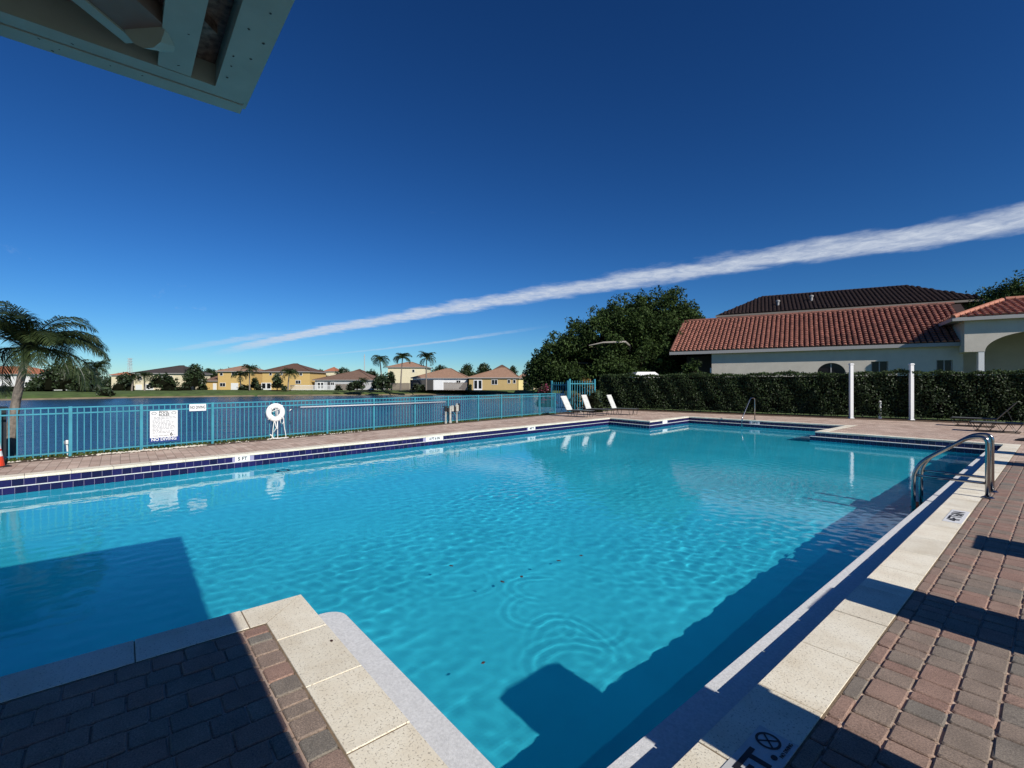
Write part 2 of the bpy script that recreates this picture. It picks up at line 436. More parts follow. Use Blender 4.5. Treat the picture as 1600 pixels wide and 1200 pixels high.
def text(s, size, m, mtx, parent, name='lettering', bold=0.0, align='CENTER', sx=1.0):
    cu = bpy.data.curves.new('lettering', 'FONT'); cu.body = s; cu.size = size
    cu.align_x = align; cu.align_y = 'CENTER'; cu.offset = bold; cu.extrude = 0.0008; cu.resolution_u = 3
    o = bpy.data.objects.new('tmp', cu); COL.objects.link(o)
    dg = bpy.context.evaluated_depsgraph_get()
    me = bpy.data.meshes.new_from_object(o.evaluated_get(dg)); me.name = name
    bpy.data.objects.remove(o); bpy.data.curves.remove(cu)
    me.materials.clear(); me.materials.append(m)
    t = bpy.data.objects.new(name, me); COL.objects.link(t); t.parent = parent
    t.matrix_local = mtx @ Matrix.Diagonal((sx, 1, 1, 1))
    return t
def frame(origin, xax, zax):             # matrix with text-right and text-normal axes
    x = Vector(xax).normalized(); z = Vector(zax).normalized(); y = z.cross(x)
    m = Matrix((x, y, z)).transposed().to_4x4(); m.translation = Vector(origin); return m

# ------------------------------------------------------------------ the pool
POOL = [(-1.11, 1.10), (-1.11, 18.85), (-5.72, 18.85), (-5.72, 22.40), (-12.40, 22.20), (-12.00, 18.15), (-14.42, 18.40), (-11.68, -8.0), (-3.96, -8.0), (-3.96, 1.10)]
LEDGE = [0.32, 0.13, 0.13, 0.13, 0.06, 0.13, 0.022, 0.05, 0.02, 0.30]
Z_LEDGE, Z_WATER, Z_DECK = -0.175, -0.31, -0.012
def offset(poly, widths, sign=1):
    """move every edge inwards (left of a CCW outline) by its own width"""
    n = len(poly); lines = []
    for i in range(n):
        a, b = Vector(poly[i]), Vector(poly[(i + 1) % n]); d = (b - a).normalized(); nn = Vector((-d.y, d.x)) * sign
        lines.append((a + nn * widths[i], d))
    out = []
    for i in range(n):
        (p, d), (q, e) = lines[i - 1], lines[i]
        den = d.x * e.y - d.y * e.x
        s = ((q.x - p.x) * e.y - (q.y - p.y) * e.x) / den
        out.append((p.x + d.x * s, p.y + d.y * s))
    return out
INNER = offset(POOL, LEDGE)
OUTER = offset(POOL, [0.305] * 10, -1)
def floor_z(y): return Z_WATER - float(np.interp(y, [-8, 2, 8, 18, 23], [0.64, 0.62, 0.70, 0.62, 0.56]))

# deck slab with the pool cut out
F_A, F_B = Vector((-15.06, -0.90)), Vector((-18.53, 18.88))     # fence line
f_dir = (F_B - F_A).normalized(); f_nrm = Vector((-f_dir.y, f_dir.x))       # points to the lake
def fence_pt(t, off=0.0): p = F_A + f_dir * t + f_nrm * off; return (p.x, p.y)
deck_outer = [fence_pt(-9.5, -0.42), (9.0, -10.5), (9.0, 30.2), (-4.0, 27.75), (-18.3, 24.6), fence_pt(22.0, -0.42)]
rings = [[Vector((*p, 0)) for p in deck_outer], [Vector((*p, 0)) for p in OUTER[::-1]]]
tris = tessellate_polygon(rings)
flat = [p for r in rings for p in r]
deck = mesh_obj('pool_deck', [(p.x, p.y, Z_DECK) for p in flat], [tuple(t) for t in tris], M['deck'])
me = deck.data
if me.polygons[0].normal.z < 0: me.flip_normals()
tag(deck, kind='structure')
mb = MB()
for i in range(len(deck_outer)):
    a, b = deck_outer[i], deck_outer[(i + 1) % len(deck_outer)]
    mb.add([(*a, -0.25), (*b, -0.25), (*b, Z_DECK), (*a, Z_DECK)], [(0, 1, 2, 3)])
mb.build('deck_edge', M['deck'], deck)

# basin walls, ledge and floor
mb = MB(); n = len(POOL)
wall_top, ledge_m = MB(), MB()
def rounded_inner():
    """inner ledge outline with the pier corner rounded; returns list per edge of inner points"""
    return INNER
for i in range(n):
    j = (i + 1) % n; a, b = POOL[i], POOL[j]; c, d = INNER[i], INNER[j]
    wall_top.add([(*a, Z_LEDGE), (*b, Z_LEDGE), (*b, -0.004), (*a, -0.004)], [(0, 1, 2, 3)])
    if i == 8: d = (d[0], 1.10)
    if i == 9: continue
    wall_top.add([(*c, -0.335), (*d, -0.335), (*d, Z_LEDGE - 0.012), (*c, Z_LEDGE - 0.012)], [(0, 1, 2, 3)])
    mb.add([(*c, -2.2), (*d, -2.2), (*d, -0.335), (*c, -0.335)], [(0, 1, 2, 3)])
basin = mb.build('pool_basin', M['plaster']); tag(basin, kind='structure')
wall_top.build('tile_backing', M['grout'], basin)
# ledge with a thick lip; the pier corner is rounded
for i in range(n):
    j = (i + 1) % n; a, b = POOL[i], POOL[j]; c, d = Vector(INNER[i]), Vector(INNER[j])
    if i == 9:                             # pier ledge, from (-3.98,1.40) to (-1.41,1.40)
        y1 = 1.40; r = 0.15; x0 = -3.90
        pts = [(x0, 1.10)] + [(x0 + r - r * math.cos(w), y1 - r + r * math.sin(w)) for w in np.linspace(0, math.pi / 2, 7)] + [(-1.41, y1), (-1.11, 1.10)]
        m2 = MB().prism([(x, y) for x, y in pts][::-1], Z_LEDGE - 0.15, Z_LEDGE)
        m2.build('ledge', M['ledge'], basin)
        MB().prism([(x, y - 0.006) for x, y in pts][::-1], -2.2, Z_LEDGE - 0.151).build('pier_wall', M['plaster'], basin).cycles.is_caustics_receiver = True
        continue
    if i == 8: d = Vector((d.x, 1.10))
    o1 = (d - c).normalized(); nn = Vector((-o1.y, o1.x)) * 0.012
    c2, d2 = c + nn, d + nn
    ledge_m.add([(*a, Z_LEDGE), (*b, Z_LEDGE), (*d2, Z_LEDGE), (*c2, Z_LEDGE)], [(0, 1, 2, 3)])
    ledge_m.add([(*c2, Z_LEDGE - 0.014), (*d2, Z_LEDGE - 0.014), (*d2, Z_LEDGE), (*c2, Z_LEDGE)], [(0, 1, 2, 3)])
    ledge_m.add([(*c2, Z_LEDGE - 0.014), (*d2, Z_LEDGE - 0.014), (*d, Z_LEDGE - 0.014), (*c, Z_LEDGE - 0.014)], [(3, 2, 1, 0)])
ledge_m.build('ledge', M['ledge'], basin)
ys = np.linspace(-9, 23.2, 60); V = []; Fs = []
for y in ys: V += [(-15, y, floor_z(y)), (-0.8, y, floor_z(y))]
for k in range(len(ys) - 1): Fs.append((2 * k, 2 * k + 1, 2 * k + 3, 2 * k + 2))
fl = mesh_obj('pool_floor', V, Fs, M['plaster'], basin)
steps = []
for k, (y0, z1) in enumerate([(21.85, -0.42), (21.45, -0.56), (21.05, -0.70)]):
    steps.append(MB().box((-9.05, (y0 + 22.42) / 2, (z1 - 1.5) / 2), (6.4, 22.42 - y0 - 0.004 * k, z1 + 1.5)).build('step', M['plaster'], basin))
for o in [basin, fl] + steps: o.cycles.is_caustics_receiver = True

# wall tiles
tile_me = MB().bevbox((0, 0, 0), (0.150, 0.128, 0.008), 0.003).build('tile', M['tile']); TILE = tile_me.data; bpy.data.objects.remove(tile_me)
stuff_tiles = MB()
marks = []                                 # depth markers: stretches without top tiles on the left wall
def mark_span(u0, u1, edge):
    """plan positions along a wall edge hit by two sight lines"""
    a, b = Vector(POOL[edge]), Vector(POOL[(edge + 1) % n]); d = (b - a); out = []
    for u in (u0, u1):
        r = Vector(at(u, 1.0)); den = d.x * r.y - d.y * r.x
        s = -(a.x * r.y - a.y * r.x) / den; out.append(s * d.length)
    return out
MARKS = [(6, 367, 390, '5 FT'), (6, 665, 692, '4 FT 6 IN'), (6, 825, 836, '4FT'), (4, 1035, 1042, ''), (3, 1173, 1187, '3FT')]
spans = {}
for e, u0, u1, s in MARKS:
    sp = sorted(mark_span(u0, u1, e)); spans.setdefault(e, []).append((sp[0], sp[1], s))
tile_jobs = []
for i in range(n):
    for row in (0, 1):
        if i == 9 and row == 1: continue
        if row == 0: a, b = Vector(POOL[i]), Vector(POOL[(i + 1) % n]); zc = -0.112
        else:
            a, b = Vector(INNER[i]), Vector(INNER[(i + 1) % n]); zc = -0.254
            if i == 8: b = Vector((b.x, 1.08))
        d = (b - a); L = d.length; d.normalize(); nn = Vector((-d.y, d.x))
        cnt = int(L / 0.155); st = L / cnt
        for k in range(cnt):
            s = (k + 0.5) * st
            if row == 0 and any(x0 - 0.02 < s < x1 + 0.02 for x0, x1, _ in spans.get(i, [])): continue
            p = a + d * s + nn * 0.003
            m4 = frame((p.x, p.y, zc), (d.x, d.y, 0), (nn.x, nn.y, 0)) @ Matrix.Rotation(random.gauss(0, 0.004), 4, 'Z')
            dep = p.x * FW[0] + p.y * FW[1]; lat = p.x * RT[0] + p.y * RT[1]
            vis = dep > 1 and abs(lat / dep) < 1.12 and nn.dot(Vector((-p.x, -p.y))) > 0
            tile_jobs.append((dep if vis else 1e3 + dep, m4))
tile_jobs.sort(key=lambda q: q[0])
for k, (dep, m4) in enumerate(tile_jobs):
    if k < 170 and dep < 16: share('tile', TILE, basin, m4)
    else: stuff_tiles.add([m4 @ v.co for v in TILE.vertices], [tuple(p.vertices) for p in TILE.polygons])
tag(stuff_tiles.build('tile_course', M['tile'], basin), kind='stuff')
dx_, dy_ = gnd(441, 727, Z_WATER); dx_ += 0.1
dm = MB()
for k in range(20):
    w0, w1 = 2 * math.pi * k / 20, 2 * math.pi * (k + 1) / 20; zf = floor_z(dy_) + 0.02
    dm.add([(dx_ + r * math.cos(w), dy_ + r * math.sin(w), zf) for r, w in ((0.10, w0), (0.16, w0), (0.16, w1), (0.10, w1))], [(0, 1, 2, 3)])
dm.build('floor_drain', M['black'], basin)
# depth markers on the wall
MLAB = {'5 FT': 'white depth marker reading 5 FT on the blue tile band',
        '4 FT 6 IN': 'wide white depth marker on the left wall reading 4 FT 6 IN',
        '4FT': 'small white depth marker farther along the left tile band',
        '': 'blank looking white marker near the stepped corner of the pool',
        '3FT': 'white 3FT marker below the far grab rail'}
for e, lst in spans.items():
    a, b = Vector(POOL[e]), Vector(POOL[(e + 1) % n]); d = (b - a).normalized(); nn = Vector((-d.y, d.x))
    for x0, x1, s in lst:
        c = a + d * ((x0 + x1) / 2) + nn * 0.009
        t0 = empty('depth_marker', (c.x, c.y, -0.111)); tag(t0, MLAB[s], 'depth marker', 'depth markers on the pool wall')
        zr = math.atan2(nn.y, nn.x)
        MB().box((0, 0, 0), (0.012, x1 - x0, 0.122), zr).build('marker_plate', M['signwhite'], t0)
        if s: text(s, 0.115, M['black'], frame((nn.x * 0.0075, nn.y * 0.0075, 0), (-d.x, -d.y, 0), (nn.x, nn.y, 0)), t0, bold=0.003, sx=min(1.5, (x1 - x0) * 0.8 / (0.066 * max(3, len(s)))))

# water surface: real small waves
def lin(a, b, st): return np.arange(a, b, st)
gx = np.concatenate([lin(-14.9, -7.5, 0.06), lin(-7.5, -1.05, 0.028), [-1.05]])
gy = np.concatenate([lin(-8.1, -0.5, 0.10), lin(-0.5, 8.5, 0.028), lin(8.5, 15, 0.05), lin(15, 22.6, 0.09), [22.6]])
X, Y = np.meshgrid(gx, gy); Zw = np.zeros_like(X)
wr = np.random.default_rng(3)
for i in range(84):
    lam = math.exp(wr.uniform(math.log(0.10), math.log(0.32))); a = wr.normal(0.5, 1.0); k = 2 * math.pi / lam
    fade = np.clip((16 - Y) / 8, 0.25, 1) if lam < 0.3 else 1.0
    Zw += 0.00019 * lam / 0.3 * fade * np.sin(k * (X * math.cos(a) + Y * math.sin(a)) + wr.uniform(0, 6.28) + 0.6 * np.sin(0.9 * X + 1.3 * Y + i))
env = 0.62 + 0.30 * np.sin(0.55 * X + 0.9 * Y + 0.4) * np.sin(0.8 * X - 0.35 * Y + 2.0) + 0.22 * np.sin(1.7 * X + 0.6 * np.sin(Y)) * np.sin(1.3 * Y + 0.7)
Zw *= np.clip(env, 0.22, 1.2)                # wind-ruffled and calm patches
for u, v, r0, amp in [(868, 838, 0.22, 1.0), (895, 905, 0.30, 1.1), (885, 940, 0.26, 1.1), (960, 990, 0.34, 1.3), (925, 965, 0.2, 1.0), (985, 1030, 0.36, 1.2), (755, 895, 0.4, 0.6), (640, 812, 0.5, 0.5), (1000, 960, 0.3, 0.8), (850, 830, 0.18, 0.7)]:
    qx, qy = gnd(u, v, Z_WATER); aa = np.arctan2(Y - qy, X - qx); rr = np.hypot(X - qx, Y - qy) * (1 + 0.10 * np.sin(2 * aa + u) + 0.06 * np.sin(3 * aa + v))
    Zw += (0.55 + 0.45 * np.sin(aa * 1.0 + u * 0.7)) * 0.00042 * amp * np.sin(2 * math.pi * rr / 0.11) * np.exp(-((rr - r0) / (0.42 * r0)) ** 2)
V = np.stack([X, Y, Zw + Z_WATER], -1).reshape(-1, 3)
idx = np.arange(X.size).reshape(X.shape)
# keep only cells over the pool (plus a small margin that ends inside the walls)
mx_, my_ = (X[:-1, :-1] + X[1:, 1:]) / 2, (Y[:-1, :-1] + Y[1:, 1:]) / 2
def inside(poly, x, y):
    r = np.zeros(x.shape, bool); m = len(poly)
    for i in range(m):
        x0, y0 = poly[i]; x1, y1 = poly[(i + 1) % m]
        c = ((y0 > y) != (y1 > y)); 
        with np.errstate(divide='ignore', invalid='ignore'): xi = (x1 - x0) * (y - y0) / (y1 - y0 + 1e-12) + x0
        r ^= c & (x < xi)
    return r
keep = inside(offset(POOL, [0.10] * 10, -1), mx_, my_)
Fq = np.stack([idx[:-1, :-1], idx[:-1, 1:], idx[1:, 1:], idx[1:, :-1]], -1)[keep]
used = np.unique(Fq); remap = np.full(X.size, -1); remap[used] = np.arange(len(used))
water = np_obj('pool_water', V[used], remap[Fq], M['pool_water'], smooth=True)
tag(water, kind='structure'); water.cycles.is_caustics_caster = True

# coping stones
coping = MB().box((-0.958, -0.01, -0.03), (0.20, 0.02, 0.02)).build('pool_coping', M['coping']); tag(coping, kind='structure')
CB = -0.048                                # underside of the coping
def stone(poly, far=False):
    """one slab with a soft upper edge, slightly uneven"""
    c = Vector((sum(p[0] for p in poly) / len(poly), sum(p[1] for p in poly) / len(poly)))
    dz = random.gauss(0, 0.0012); b = 0.0035; m = len(poly)
    v = [(x, y, CB) for x, y in poly] + [(x, y, dz - b) for x, y in poly]
    v += [(x + (c.x - x) * b / max(0.05, math.hypot(c.x - x, c.y - y)), y + (c.y - y) * b / max(0.05, math.hypot(c.x - x, c.y - y)), dz) for x, y in poly]
    f = [tuple(range(2 * m, 3 * m)), tuple(range(m))[::-1]]
    for k in (0, m):
        f += [(k + i, k + (i + 1) % m, k + m + (i + 1) % m, k + m + i) for i in range(m)]
    mesh_obj('coping_stone', v, f, M['coping'], coping)
OVER = offset(POOL, [0.014] * 10)          # a little overhang
GAP = 0.0035
for i in range(n):
    j = (i + 1) % n; a, b = Vector(OVER[i]), Vector(OVER[j]); c, d = Vector(OUTER[i]), Vector(OUTER[j])
    dv = (b - a); L = dv.length; dv.normalize()
    ta, tb = (Vector(c) - a).dot(dv), (Vector(d) - a).dot(dv)       # mitred ends
    pitch = 0.665 if i in (0,) else 0.62
    cuts = [0.0]
    s = (2.77 - OVER[0][1]) % 0.668 if i == 0 else pitch
    while s < L - 0.25: cuts.append(s + (random.gauss(0, 0.006) if i != 0 else 0)); s += 0.668 if i == 0 else pitch
    cuts.append(L)
    nn = Vector((-dv.y, dv.x)); wdt = abs((c - a).dot(nn))
    for k in range(len(cuts) - 1):
        s0, s1 = cuts[k] + GAP, cuts[k + 1] - GAP
        i0, i1 = a + dv * s0, a + dv * s1
        o0 = a + dv * (ta + GAP if k == 0 else s0) - nn * wdt
        o1 = a + dv * (tb - GAP if k == len(cuts) - 2 else s1) - nn * wdt
        stone([(i0.x, i0.y), (i1.x, i1.y), (o1.x, o1.y), (o0.x, o0.y)][::-1] if False else [(i0.x, i0.y), (o0.x, o0.y), (o1.x, o1.y), (i1.x, i1.y)])
# mortar bed under the joints
mbed = MB(); OUT2 = offset(POOL, [0.318] * 10, -1)
for i in range(n):
    j = (i + 1) % n
    mbed.add([(*POOL[i], -0.0035), (*POOL[j], -0.0035), (*OUT2[j], -0.0035), (*OUT2[i], -0.0035)], [(3, 2, 1, 0)])
mbed.build('mortar_bed', mat('sandy_mortar', (0.20, 0.145, 0.09), 0.95, var=0.3, vscale=30), coping)

# flat painted plates on the right coping
def plate(name, label, cx_, cy_, w, h):
    o = empty(name, (cx_, cy_, 0.0)); tag(o, label, 'depth marker', 'depth markers set in the coping')
    MB().box((0, 0, 0.0025), (h, w, 0.003)).build('marker_plate', M['signwhite'], o); return o
o = plate('depth_marker', 'white plate lettered 4FT6IN lying on the coping by the steel rails', -0.90, 8.18, 0.80, 0.175)
text('4FT6IN', 0.16, M['black'], frame((0, -0.01, 0.0055), (0, 1, 0), (0, 0, 1)), o, bold=0.004, sx=1.25)
M['plategrey'] = mat('worn_plate', (0.55, 0.55, 0.53), 0.6, var=0.15, vscale=12)
o = plate('depth_marker', 'coping plate with FT and a crossed no diving circle, half in shadow', -0.892, 2.12, 0.62, 0.175)
o.children[0].data.materials[0] = M['plategrey']
text('4 FT.', 0.15, M['black'], frame((0.004, 0.165, 0.0055), (0, 1, 0), (0, 0, 1)), o, bold=0.005, align='RIGHT', sx=1.15)
ring = MB(); cyr = 0.232
for k in range(28):
    w0, w1 = 2 * math.pi * k / 28, 2 * math.pi * (k + 1) / 28
    q = [(-0.018 + r * math.cos(w), cyr + r * math.sin(w), 0.0056) for r, w in ((0.043, w0), (0.055, w0), (0.055, w1), (0.043, w1))]
    ring.add(q, [(0, 1, 2, 3)])
for s in (-1, 1): ring.box((-0.018, cyr, 0.0056), (0.090, 0.008, 0.001), s * math.pi / 4)
ring.build('no_diving_symbol', M['black'], o)
text('NO DIVING', 0.024, M['black'], frame((0.062, cyr, 0.0056), (0, 1, 0), (0, 0, 1)), o)

# ------------------------------------------------------------------ pavers
paver_jobs = []                            # (x0, x1, y0, y1)
def lay_right():
    cols = [(-0.80, -0.722)] + [(-0.722 + 0.167 * k, -0.722 + 0.167 * (k + 1)) for k in range(22)]
    for ci, (x0, x1) in enumerate(cols):
        y = 0.5 + random.random() * 0.2
        while y < 15:
            L = 0.25 if ci == 0 else random.choice((0.10, 0.115, 0.115, 0.15, 0.165, 0.165, 0.215))
            paver_jobs.append((x0, x1, y, y + L)); y += L
def lay_pier():
    x = -3.64
    while x < -0.85:                       # soldier course beside the coping
        L = random.choice((0.115, 0.165, 0.165)); paver_jobs.append((x, min(x + L, -0.82), 0.642, 0.792)); x += L
    row = 0; x = -3.64
    while x < 4.0:
        y = 0.638 - random.random() * 0.1 * 0 ; w = 0.168
        first = True
        while y > -3.2:
            L = random.choice((0.165, 0.225, 0.225)) * (0.6 if first and row % 2 else 1); first = False
            if x + w < -0.80 or y < 0.45: paver_jobs.append((x, x + w, y - L, y))
            y -= L
        x += w; row += 1
lay_right(); lay_pier()
def paver_geom(x0, x1, y0, y1, g=0.0035):
    hx, hy = (x1 - x0) / 2 - g, (y1 - y0) / 2 - g
    def ringp(i, z, k):                    # octagon: worn corners
        x, y = hx - i, hy - i; c = k
        j = lambda: random.gauss(0, 0.0012)
        return [(p[0] + j(), p[1] + j(), z) for p in ((-x + c, -y), (x - c, -y), (x, -y + c), (x, y - c), (x - c, y), (-x + c, y), (-x, y - c), (-x, -y + c))]
    t1, t2 = random.gauss(0, 0.006), random.gauss(0, 0.006); dz = random.gauss(0, 0.0014)
    v = ringp(0, -0.02, 0.010) + ringp(0.001, -0.006 + dz, 0.010) + ringp(0.007, dz - 0.0005, 0.012)
    v = [(x, y, z + (t1 * x + t2 * y if z > -0.015 else 0)) for x, y, z in v]
    f = [tuple(range(16, 24))]
    for k in (0, 8): f += [(k + i, k + (i + 1) % 8, k + 8 + (i + 1) % 8, k + 8 + i) for i in range(8)]
    return v, f
def paver_rank(j):
    cx_, cy_ = (j[0] + j[1]) / 2, (j[2] + j[3]) / 2
    d = cx_ * FW[0] + cy_ * FW[1]; l = cx_ * RT[0] + cy_ * RT[1]
    if d < 0.5: return 1e3
    u, v = 800 + F_PX * l / d, 599 + F_PX * CAM_H / d
    return d if -15 < u < 1620 and v < 1230 else 500 + d
paver_jobs.sort(key=paver_rank)
rest = MB(); rtone = []
for k, j in enumerate(paver_jobs):
    v, f = paver_geom(*j); c = ((j[0] + j[1]) / 2, (j[2] + j[3]) / 2)
    if k < 295:
        mesh_obj('paver', v, f, M['paver'], deck, loc=(c[0], c[1], 0.0))
    else:
        rest.add([(x + c[0], y + c[1], z) for x, y, z in v], f); rtone += [random.random()] * len(v)
ro = rest.build('paver_field', M['paver'], deck); tag(ro, kind='stuff')
a_ = ro.data.attributes.new('tone', 'FLOAT', 'POINT'); a_.data.foreach_set('value', rtone)
# ------------------------------------------------------------------ ground, lake, far bank
C0 = Vector((-8.0, 10.0))
def line_hit(th, off):
    d = Vector((math.cos(th), math.sin(th))); p = Vector(fence_pt(0, off)); den = d.x * f_dir.y - d.y * f_dir.x
    r = ((p.x - C0.x) * f_dir.y - (p.y - C0.y) * f_dir.x) / den if abs(den) > 1e-6 else -1
    return r if r > 0 else 1e9
def near_bank(th):
    """distance from C0 to the near edge of the lake along an angle, or None"""
    d = Vector((math.cos(th), math.sin(th)))
    p = Vector(fence_pt(0, 0.95)); den = d.x * f_dir.y - d.y * f_dir.x
    if abs(den) < 1e-6: return None
    r = ((p.x - C0.x) * f_dir.y - (p.y - C0.y) * f_dir.x) / den
    if r < 0: return None
    hit = C0 + d * r; t = (hit - F_A).dot(f_dir)
    if t > 24 or t < -120: return None
    return r
shore_pts = [(-50.0, -170.0)] + [at(u, d) for u, d in [(-900, 40), (-300, 78), (0, 90), (200, 105), (400, 119), (600, 131), (830, 152), (960, 170)]]
def far_bank(th):
    d = Vector((math.cos(th), math.sin(th))); best = None
    for a, b in zip(shore_pts[:-1], shore_pts[1:]):
        a, b = Vector(a) - C0, Vector(b) - C0; e = b - a; den = d.x * e.y - d.y * e.x
        if abs(den) < 1e-9: continue
        r = (a.x * e.y - a.y * e.x) / den; s = (a.x * d.y - a.y * d.x) / den
        if r > 0 and -1e-6 <= s <= 1 + 1e-6: best = r
    return best
NA = 360; V = []; cols_ = []
for k in range(NA):
    th = 2 * math.pi * k / NA; c, s = math.cos(th), math.sin(th)
    bx = min((-0.2 + 8.0) / c if c > 1e-6 else 1e9, line_hit(th, -0.75),
             ((24.0 - 10) / s if s > 0 else (-9.5 - 10) / s) if abs(s) > 1e-6 else 1e9)
    r1, r2 = near_bank(th), far_bank(th)
    if r1 is not None and r2 is not None and r2 > r1 + 8:
        prof = [(bx, -0.04), (max(bx + 0.01, r1 - 0.5), -0.03), (r1, -0.10), (r1 + 0.9, -0.75), (r1 + 2.6, -1.85), (r1 + 6, -2.6), (r2 - 6, -2.6), (r2 - 0.8, -1.75), (r2 + 0.6, -1.20), (r2 + 6, -0.55), (r2 + 14, -0.2), (r2 + 60, -0.2), (400, -0.2), (3500, -0.2)]
    else:
        prof = [(bx + (60 - bx) * q ** 2, -0.04) for q in np.linspace(0, 1, 11)] + [(150, -0.1), (400, -0.2), (3500, -0.2)]
    for r, z in prof: V.append((C0.x + c * r, C0.y + s * r, z))
nr = 14; Fs = []
for k in range(NA):
    k2 = (k + 1) % NA
    for i in range(nr - 1): Fs.append((k * nr + i, k * nr + i + 1, k2 * nr + i + 1, k2 * nr + i))
tag(mesh_obj('ground', V, Fs, M['grass'], smooth=True), kind='structure')
lk = [fence_pt(-150, 1.6), fence_pt(26, 1.6)] + [at(u, d + 2.5) for u, d in [(960, 170), (830, 152), (600, 131), (400, 119), (200, 105), (0, 90), (-300, 78), (-900, 40)]] + [(-52.0, -172.0)]
lake = mesh_obj('lake', [(x, y, -1.6) for x, y in lk], [tuple(range(len(lk)))], M['lake'])
if lake.data.polygons[0].normal.z < 0: lake.data.flip_normals()
tag(lake, kind='structure')
# bare soil strip at the far water line
sh = []
for u, d in [(-300, 78), (0, 90), (200, 105), (400, 119), (600, 131), (830, 152)]: sh.append((at(u, d - 0.5), at(u, d + 0.25)))
mb = MB()
for (a, b), (c, d) in zip(sh[:-1], sh[1:]): mb.add([(*a, -1.62), (*c, -1.62), (*d, -1.30), (*b, -1.30)], [(0, 1, 2, 3)])
tag(mb.build('shore_soil', mat('sandy_soil', (0.22, 0.17, 0.10), 0.95, var=0.4, vscale=0.4)), kind='structure')
# strip of mulch, tufts and pebbles along the fence
mb = MB()
for k in range(40):
    t0, t1 = -9 + k * 0.8, -9 + (k + 1) * 0.8
    mb.add([(*fence_pt(t0, -0.43), -0.008), (*fence_pt(t1, -0.43), -0.008), (*fence_pt(t1, 0.25), -0.008), (*fence_pt(t0, 0.25), -0.008)], [(3, 2, 1, 0)])
tag(mb.build('planting_strip', M['mulch']), kind='structure')
def blades(name, gen, count, hmin, hmax, m, width=0.008):
    V, Fc, T = [], [], []
    for k in range(count):
        x, y, z = gen(); h = random.uniform(hmin, hmax); w = random.random() * 6.28; lean = random.uniform(0, 0.6) * h; a2 = random.random() * 6.28
        dx, dy = math.cos(w) * width, math.sin(w) * width
        b = len(V); V += [(x - dx, y - dy, z), (x + dx, y + dy, z), (x + math.cos(a2) * lean, y + math.sin(a2) * lean, z + h)]
        Fc.append((b, b + 1, b + 2)); t = random.random(); T += [t, t, t]
    return np_obj(name, np.array(V), np.array(Fc), m, vcol=np.array(T))
def gen_grass():
    t = random.uniform(-7, 20); o = random.choice((random.gauss(0.05, 0.10), random.uniform(0.25, 1.05)))
    p = fence_pt(t, o); return (p[0], p[1], -0.03 if o < 0.5 else -0.08)
tag(blades('grass', gen_grass, 16000, 0.04, 0.14, M['blade'], 0.009), 'ragged green grass growing along the foot of the fence', 'grass', kind='stuff')
peb = MB()
for k in range(420):
    t = random.choice((random.uniform(0.4, 2.7), random.uniform(0.4, 2.7), random.uniform(-3, 8))); p = fence_pt(t, random.gauss(-0.30, 0.07)); r = random.uniform(0.012, 0.035)
    c = Vector((p[0], p[1], -0.006 + r * 0.3)); q = [(r, 0, 0), (0, r * 1.2, 0), (-r, 0, 0), (0, -r * .9, 0), (0, 0, r * .8), (0, 0, -r * .5)]
    peb.add([c + Vector(v) for v in q], [(0, 1, 4), (1, 2, 4), (2, 3, 4), (3, 0, 4), (1, 0, 5), (2, 1, 5), (3, 2, 5), (0, 3, 5)])
tag(peb.build('pebbles', M['pebble']), 'scattered pale pebbles and shell along the fence edge', 'pebbles', kind='stuff')

# ------------------------------------------------------------------ fence
fence = empty('pool_fence', (*F_A, 0)); tag(fence, 'long teal metal picket fence between the deck and the lake', 'fence')
ang = math.atan2(f_dir.y, f_dir.x)
POSTS = [-4.2, -2.75, -1.35, 0.0, 1.33, 2.94, 4.61, 6.37, 8.19, 10.08, 11.86, 13.71, 15.32, 16.91, 18.45, 19.89]
TOP = 1.15
fence.rotation_euler = (0, 0, ang)         # local x runs along the fence
post_me = MB().box((0, 0, 0.575), (0.062, 0.062, 1.17)).build('post', M['teal']); PM = post_me.data; bpy.data.objects.remove(post_me)
pick_me = MB().box((0, 0, 0.575), (0.019, 0.019, 1.09)).build('picket', M['teal']); KM = pick_me.data; bpy.data.objects.remove(pick_me)
for t in POSTS: share('post', PM, fence, Matrix.Translation((t, 0, 0)))
for t0, t1 in zip(POSTS[:-1], POSTS[1:]):
    for z, h in ((1.135, 0.030), (1.00, 0.030), (0.085, 0.030)):
        MB().box(((t0 + t1) / 2, 0, z), (t1 - t0 - 0.064, 0.034, h)).build('rail', M['teal'], fence)
    k = max(9, round((t1 - t0) / 0.122)); k = min(k, 14)
    for i in range(1, k): share('picket', KM, fence, Matrix.Translation((t0 + (t1 - t0) * i / k, 0, 0)))
def tall_fence(name, label, pts, z1):
    e = empty(name, (*pts[0], 0)); tag(e, label, 'fence')
    for a, b in zip(pts[:-1], pts[1:]):
        a, b = Vector(a), Vector(b); d = b - a; L = d.length; d.normalize(); az = math.atan2(d.y, d.x); o = a - Vector(pts[0])
        for s in (0.0, L): MB().box((o.x + d.x * s, o.y + d.y * s, (z1 + 0.1) / 2), (0.09, 0.09, z1 + 0.1), az).build('post', M['teal'], e)
        for z in (z1 - 0.18, 0.12): MB().box((o.x + d.x * L / 2, o.y + d.y * L / 2, z), (L - 0.09, 0.04, 0.05), az).build('rail', M['teal'], e)
        k = max(3, round(L / 0.20))
        for i in range(1, k): MB().box((o.x + d.x * L * i / k, o.y + d.y * L * i / k, z1 / 2 + 0.02), (0.028, 0.028, z1 - 0.04), az).build('picket', M['teal'], e)
tall_fence('tall_fence', 'taller teal picket fence beside the hedge, behind the white loungers', [at(890, 27.6), at(929, 28.6)], 1.86)
